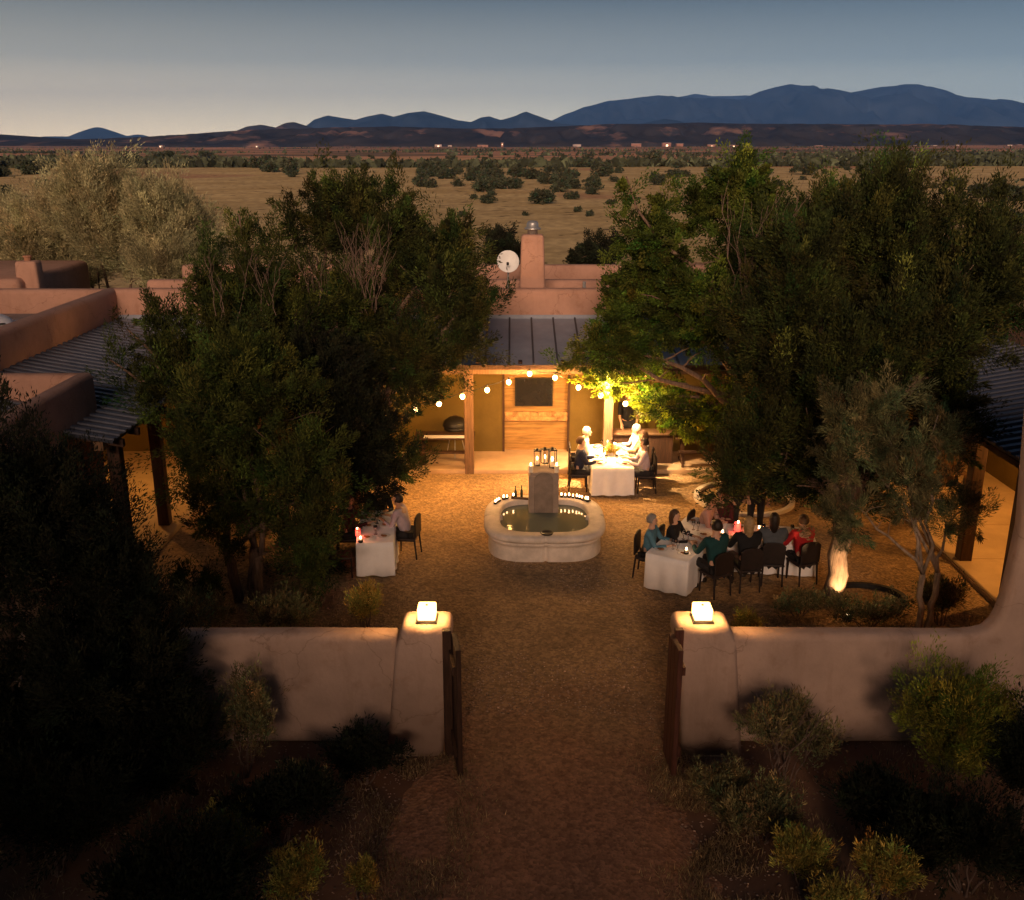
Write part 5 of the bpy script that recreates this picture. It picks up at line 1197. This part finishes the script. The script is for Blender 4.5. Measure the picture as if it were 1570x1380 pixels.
def wineglass(x, y, z, lab, gr):
    if GL[0] is None:
        t = thing('wine_glass', lab, 'glass', (x, y, z), 0, gr)
        bm = B(); lathe(bm, [(.032, 0), (.03, .004), (.006, .01), (.005, .08)], 14); obj('stem', bm, GLASS, t, True)
        bm = B(); lathe(bm, [(.006, .08), (.028, .10), (.036, .13), (.033, .17), (.030, .19), (.0285, .19), (.034, .13), (.026, .102), (.004, .085)], 16); obj('bowl', bm, GLASS, t, True)
        GL[0] = t; return
    o = dup(GL[0], (x, y, z), 0, lab); o['group'] = gr
def local(x, y, rz, a, b_): return x + a * math.cos(rz) - b_ * math.sin(rz), y + a * math.sin(rz) + b_ * math.cos(rz)
def lay(x, y, rz, lx, ly, where, seed, n=4):
    r_ = random.Random(seed)
    for k in range(n):
        u = -ly / 2 + (k + .5) * ly / n
        for s in (-1, 1):
            px_, py__ = local(x, y, rz, s * (lx / 2 - .2), u + r_.uniform(-.03, .03)); plate(px_, py__, .774, 'dinner plate with food ' + where, 'plates ' + where)
            px_, py__ = local(x, y, rz, s * (lx / 2 - .38), u + .15); wineglass(px_, py__, .774, 'clear wine glass ' + where, 'wine glasses ' + where)

# far table, brightly lit
TZ = .773
t1x, t1y, t1r = 2.47, 23.62, R(0)
table_set(t1x, t1y, t1r, 1.02, 1.95, 'dinner table under the bright lamp by the porch', 'white cloth over the brightly lit far dinner table', 3)
lay(t1x, t1y, t1r, 1.02, 1.95, 'on the brightly lit far table', 4, 3)
def centre(x, y, lab):
    t = thing('table_centrepiece', lab, 'centrepiece', (x, y, TZ))
    bm = B(); lathe(bm, [(.07, 0), (.09, .01), (.10, .09), (.09, .09), (.08, .02)], 16); obj('bowl', bm, CERAM, t, True)
    obj('foliage', foliage_mesh('foliage', [(0, 0, .13, .16, .13, .08)], 36, 26, .05, .05, .03, int(x * 100), up=.5, tall=1.2, inner=.1), CHAM, t)
    for dx_, dy, h in ((-.07, .03, .34), (.09, -.02, .30), (.14, .08, .26)):
        bm = B(); tube(bm, [(dx_, dy, 0), (dx_, dy, h)], .02, 10); c = obj('taper_candle', bm, WAX, t)
        bm = B(); ball(bm, (dx_, dy, h + .03), .013, 1, (1, 1, 2)); obj('flame', bm, E_FLAME, c, True)
    return t
centre(t1x + .02, t1y + .05, 'centrepiece with three tall candles on the brightly lit far table')
P = math.pi
sitter('man in a dark suit sitting at the left near side of the far table', 1.66, 23.15, R(-90), 'navy', 'brown', clab='dark high-backed chair of the man in the dark suit at the far table')
sitter('white-haired person in a white shirt leaning over the left side of the far table', 1.72, 24.15, R(-90), 'white', 'white', lean=.35, clab='dark chair of the white-haired person left of the far table')
sitter('man in a light shirt sitting at the right near side of the far table', 3.32, 23.05, R(90), 'lilac', 'dark', lean=.12, clab='dark chair of the man in the light shirt right of the far table')
sitter('person in a tan wrap behind the man in the light shirt at the far table', 3.36, 23.68, R(90), 'tan', 'brown', long_hair=True, clab='dark chair of the person in the tan wrap at the far table')
sitter('white-haired person farthest back on the right of the far table', 3.28, 24.30, R(90), 'white', 'white', lean=.12, clab='dark chair of the farthest white-haired person at the far table')
# bar counter with server
bc = thing('bar_counter', 'dark wooden bar counter under the porch right of the post', 'counter', (3.35, 25.2, .12))
bm = B(); box(bm, -.72, .95, -.18, .20, 0, .80); obj('front_panel', bm, WOODD, bc)
bm = B(); box(bm, -.78, 1.0, -.26, .26, .80, .85, .01, 1); obj('countertop', bm, WOOD, bc)
person('server in a black shirt standing behind the bar counter with both hands on it', 3.15, 25.72, R(180), 'black', 'dark', pose='stand', lean=.1, z=.12, armL=(-.2, .42, .86), armR=(.2, .42, .86), sleeves=False, skin='tan')
# porch tables left and right
for (x, lab, ss) in ((-1.75, 'dark trestle table under the porch at the left', 1), (5.2, 'dark trestle table under the porch at the right below the leaves', 1)):
    t = thing('trestle_table', lab, 'table', (x, 25.2, .12)); 
    bm = B(); box(bm, -.85, .75, -.35, .35, .70, .75, .008, 1); obj('tabletop', bm, WOODD, t)
    for s in (-.62, .52):
        bm = B(); box(bm, s - .04, s + .04, -.3, .3, 0, .05); box(bm, s - .05, s + .05, -.06, .06, .05, .7); obj('leg', bm, WOODD, t)
    bm = B(); box(bm, -.8, .7, -.62, -.42, .40, .44, .008, 1); box(bm, -.7, -.64, -.56, -.48, 0, .40); box(bm, .54, .6, -.56, -.48, 0, .40); tag(obj('bench', bm, WOODD, None, loc=(x, 25.2, .12)), 'narrow bench before the ' + lab.replace('under the porch ', ''), 'bench')
gr_ = thing('kettle_grill', 'dark domed kettle grill behind the left porch table', 'grill', (-1.55, 25.72, .12))
bm = B(); lathe(bm, [(.05, .58), (.22, .64), (.31, .76), (.325, .84)], 24); obj('bowl', bm, BLACKM, gr_, True)
bm = B(); lathe(bm, [(.33, .845), (.335, .87), (.30, .99), (.18, 1.08), (.03, 1.10)], 24); ld = obj('lid', bm, BLACKM, gr_, True)
bm = B(); tube(bm, [(-.06, 0, 1.09), (-.05, 0, 1.14), (.05, 0, 1.14), (.06, 0, 1.09)], .01, 6); obj('handle', bm, WOODD, ld)
for k in range(3):
    a_ = k * 2.094 + .5; bm = B(); tube(bm, [(.15 * math.cos(a_), .15 * math.sin(a_), .64), (.30 * math.cos(a_), .30 * math.sin(a_), 0)], .014, 6); obj('leg', bm, GALV, gr_)
bm = B(); box(bm, -.6, .6, -.12, .12, 0, .012, .004, 1); tag(obj('table_runner', bm, CLOTH, None, loc=(-1.75, 24.98, .872)), 'pale runner along the edge of the left porch table', 'cloth')

# right front tables
t2r = R(-37); ax = Vector((2.59, 17.46, 0)); 
lx2, ly2 = .86, 2.3
c2 = ax + Vector((math.cos(t2r) * lx2 / 2 - math.sin(t2r) * ly2 / 2, math.sin(t2r) * lx2 / 2 + math.cos(t2r) * ly2 / 2, 0))
t2r = R(-30); c2 = ax + Vector((math.cos(t2r) * lx2 / 2 - math.sin(t2r) * ly2 / 2, math.sin(t2r) * lx2 / 2 + math.cos(t2r) * ly2 / 2, 0))
table_set(c2.x, c2.y, t2r, lx2, ly2, 'dinner table at the right whose white end faces the gate', 'white cloth hanging square at the near end of the right dinner table', 7, .70)
lay(c2.x, c2.y, t2r, lx2, ly2, 'on the right dinner table', 8, 4)
t3x, t3y, t3r = 5.25, 18.45, R(-8)
table_set(t3x, t3y, t3r, 1.7, .85, 'dinner table joined to the right one, half hidden by its guests', 'white cloth on the half-hidden right dinner table', 9)
lay(t3x, t3y, t3r + P / 2, .85, 1.7, 'on the half-hidden right table', 10, 3)
candle((*G(1052, 850, TZ), TZ), 'candle nearest the gate on the right dinner table', 'candles on the right dinner tables', .09, .03, True, 1.5)
candle((*G(1107, 828, TZ), TZ), 'white pillar candle in the middle of the right dinner table', 'candles on the right dinner tables', .16, .035, True, 1.5)
candle((*G(1163, 820, TZ), TZ), 'white candle between the right dinner tables', 'candles on the right dinner tables', .14, .032, True, 1.5)
candle((*G(1240, 832, TZ), TZ), 'candle at the far right end of the right dinner tables', 'candles on the right dinner tables', .10, .03, True, 1.2)
def red_lantern(px, py, lab, s=1):
    x, y = G(px, py, TZ); t = thing('red_lantern', lab, 'lantern', (x, y, TZ)); t.scale = (s,) * 3
    bm = B(); lathe(bm, [(.05, 0), (.055, .01), (.065, .06), (.065, .17), (.055, .2), (.05, .2), (.058, .17), (.058, .06), (.04, .012)], 18); obj('glass', bm, E_RED, t, True)
    bm = B(); tube(bm, [(0, 0, .01), (0, 0, .1)], .03, 10); obj('wax', bm, WAX, t); bm = B(); ball(bm, (0, -.05, .23), .02, 2, (1, 1, 1.6)); obj('flame', bm, E_FLAME, t, True)
    point('red_light', (0, -.12, .15), 2.2, (1, .12, .06), .03, t)
red_lantern(1130, 815, 'tall red glass lantern on the right dinner table')
sitter('man in a blue shirt and dark vest at the left of the right table', 2.72, 18.02, R(-112), 'blue', 'grey', clab='dark chair of the man in the blue shirt', head_turn=.2, sc=.96)
sitter('woman in black with long brown hair beside the man in the blue shirt', 3.22, 18.30, R(-118), 'black', 'brown', long_hair=True, clab='dark chair of the woman with long brown hair', sc=.95)
sitter('man in a rose shirt leaning over the far side of the right table', 3.98, 19.15, R(-120), 'pink', 'dark', lean=.3, clab='dark chair of the man in the rose shirt', sc=1.0)
sitter('broad man in a teal jacket with his back to the gate at the right table', 3.90, 17.22, R(28), 'teal', 'dark', clab='dark chair of the man in the teal jacket', sc=1.08)
sitter('blond person in a black jacket with their back to the gate', 4.55, 17.45, R(8), 'black', 'blond', long_hair=True, clab='dark chair of the blond person in black', sc=1.06)
sitter('person in a grey top with dark hair right of the blond one', 5.10, 17.72, R(-6), 'grey', 'dark', long_hair=True, clab='dark chair of the person in grey', sc=1.04)
sitter('person in a red jacket at the right end of the right tables', 5.72, 17.75, R(18), 'red', 'brown', clab='dark chair of the person in the red jacket', lean=.15)
bx_, by_ = G(1128, 815); person('standing person in a brown jacket under the leaves behind the right table', 4.75, 19.9, R(200), 'brown', 'dark', pose='stand', armL=(-.2, .3, 1.0), armR=(.2, .25, 1.0))
person('standing person in black under the leaves right of the brown jacket', 5.35, 20.1, R(160), 'black', 'blond', pose='stand', long_hair=True)
sitter('person in maroon at the far end of the right table', 4.45, 19.45, R(150), 'maroon', 'brown', clab='dark chair of the person in maroon', lean=.2)
# left table
t4r = R(5); lx4, ly4 = .70, 1.9
table_set(-2.80, 18.85, t4r, .74, 1.8, 'dinner table at the left half hidden by the juniper', 'white cloth with an open seam on the left dinner table', 12)
lay(-2.80, 18.85, t4r, .74, 1.8, 'on the left dinner table', 13, 3)
red_lantern(549, 822, 'red glass lantern on the left dinner table', .8)
candle((*G(553, 832, TZ), TZ), 'small candle on the left dinner table', 'candles on the left table', .08, .03, True, 1.0)
sitter('person in black at the far side of the left table', -2.92, 19.98, R(190), 'black', 'brown', clab='dark chair at the far side of the left table', lean=.2, skin='tan')
sitter('person in a pale shirt leaning in at the right of the left table', -2.20, 19.05, R(80), 'lilac', 'dark', lean=.3, clab='dark chair of the person in the pale shirt', skin='tan')
sitter('person in a dark red top at the left of the left table', -3.42, 19.0, R(-85), 'maroon', 'brown', clab='dark chair of the person in the dark red top')
chair_at(-3.42, 18.05, R(-80), 'empty dark chair at the near left corner of the left table')
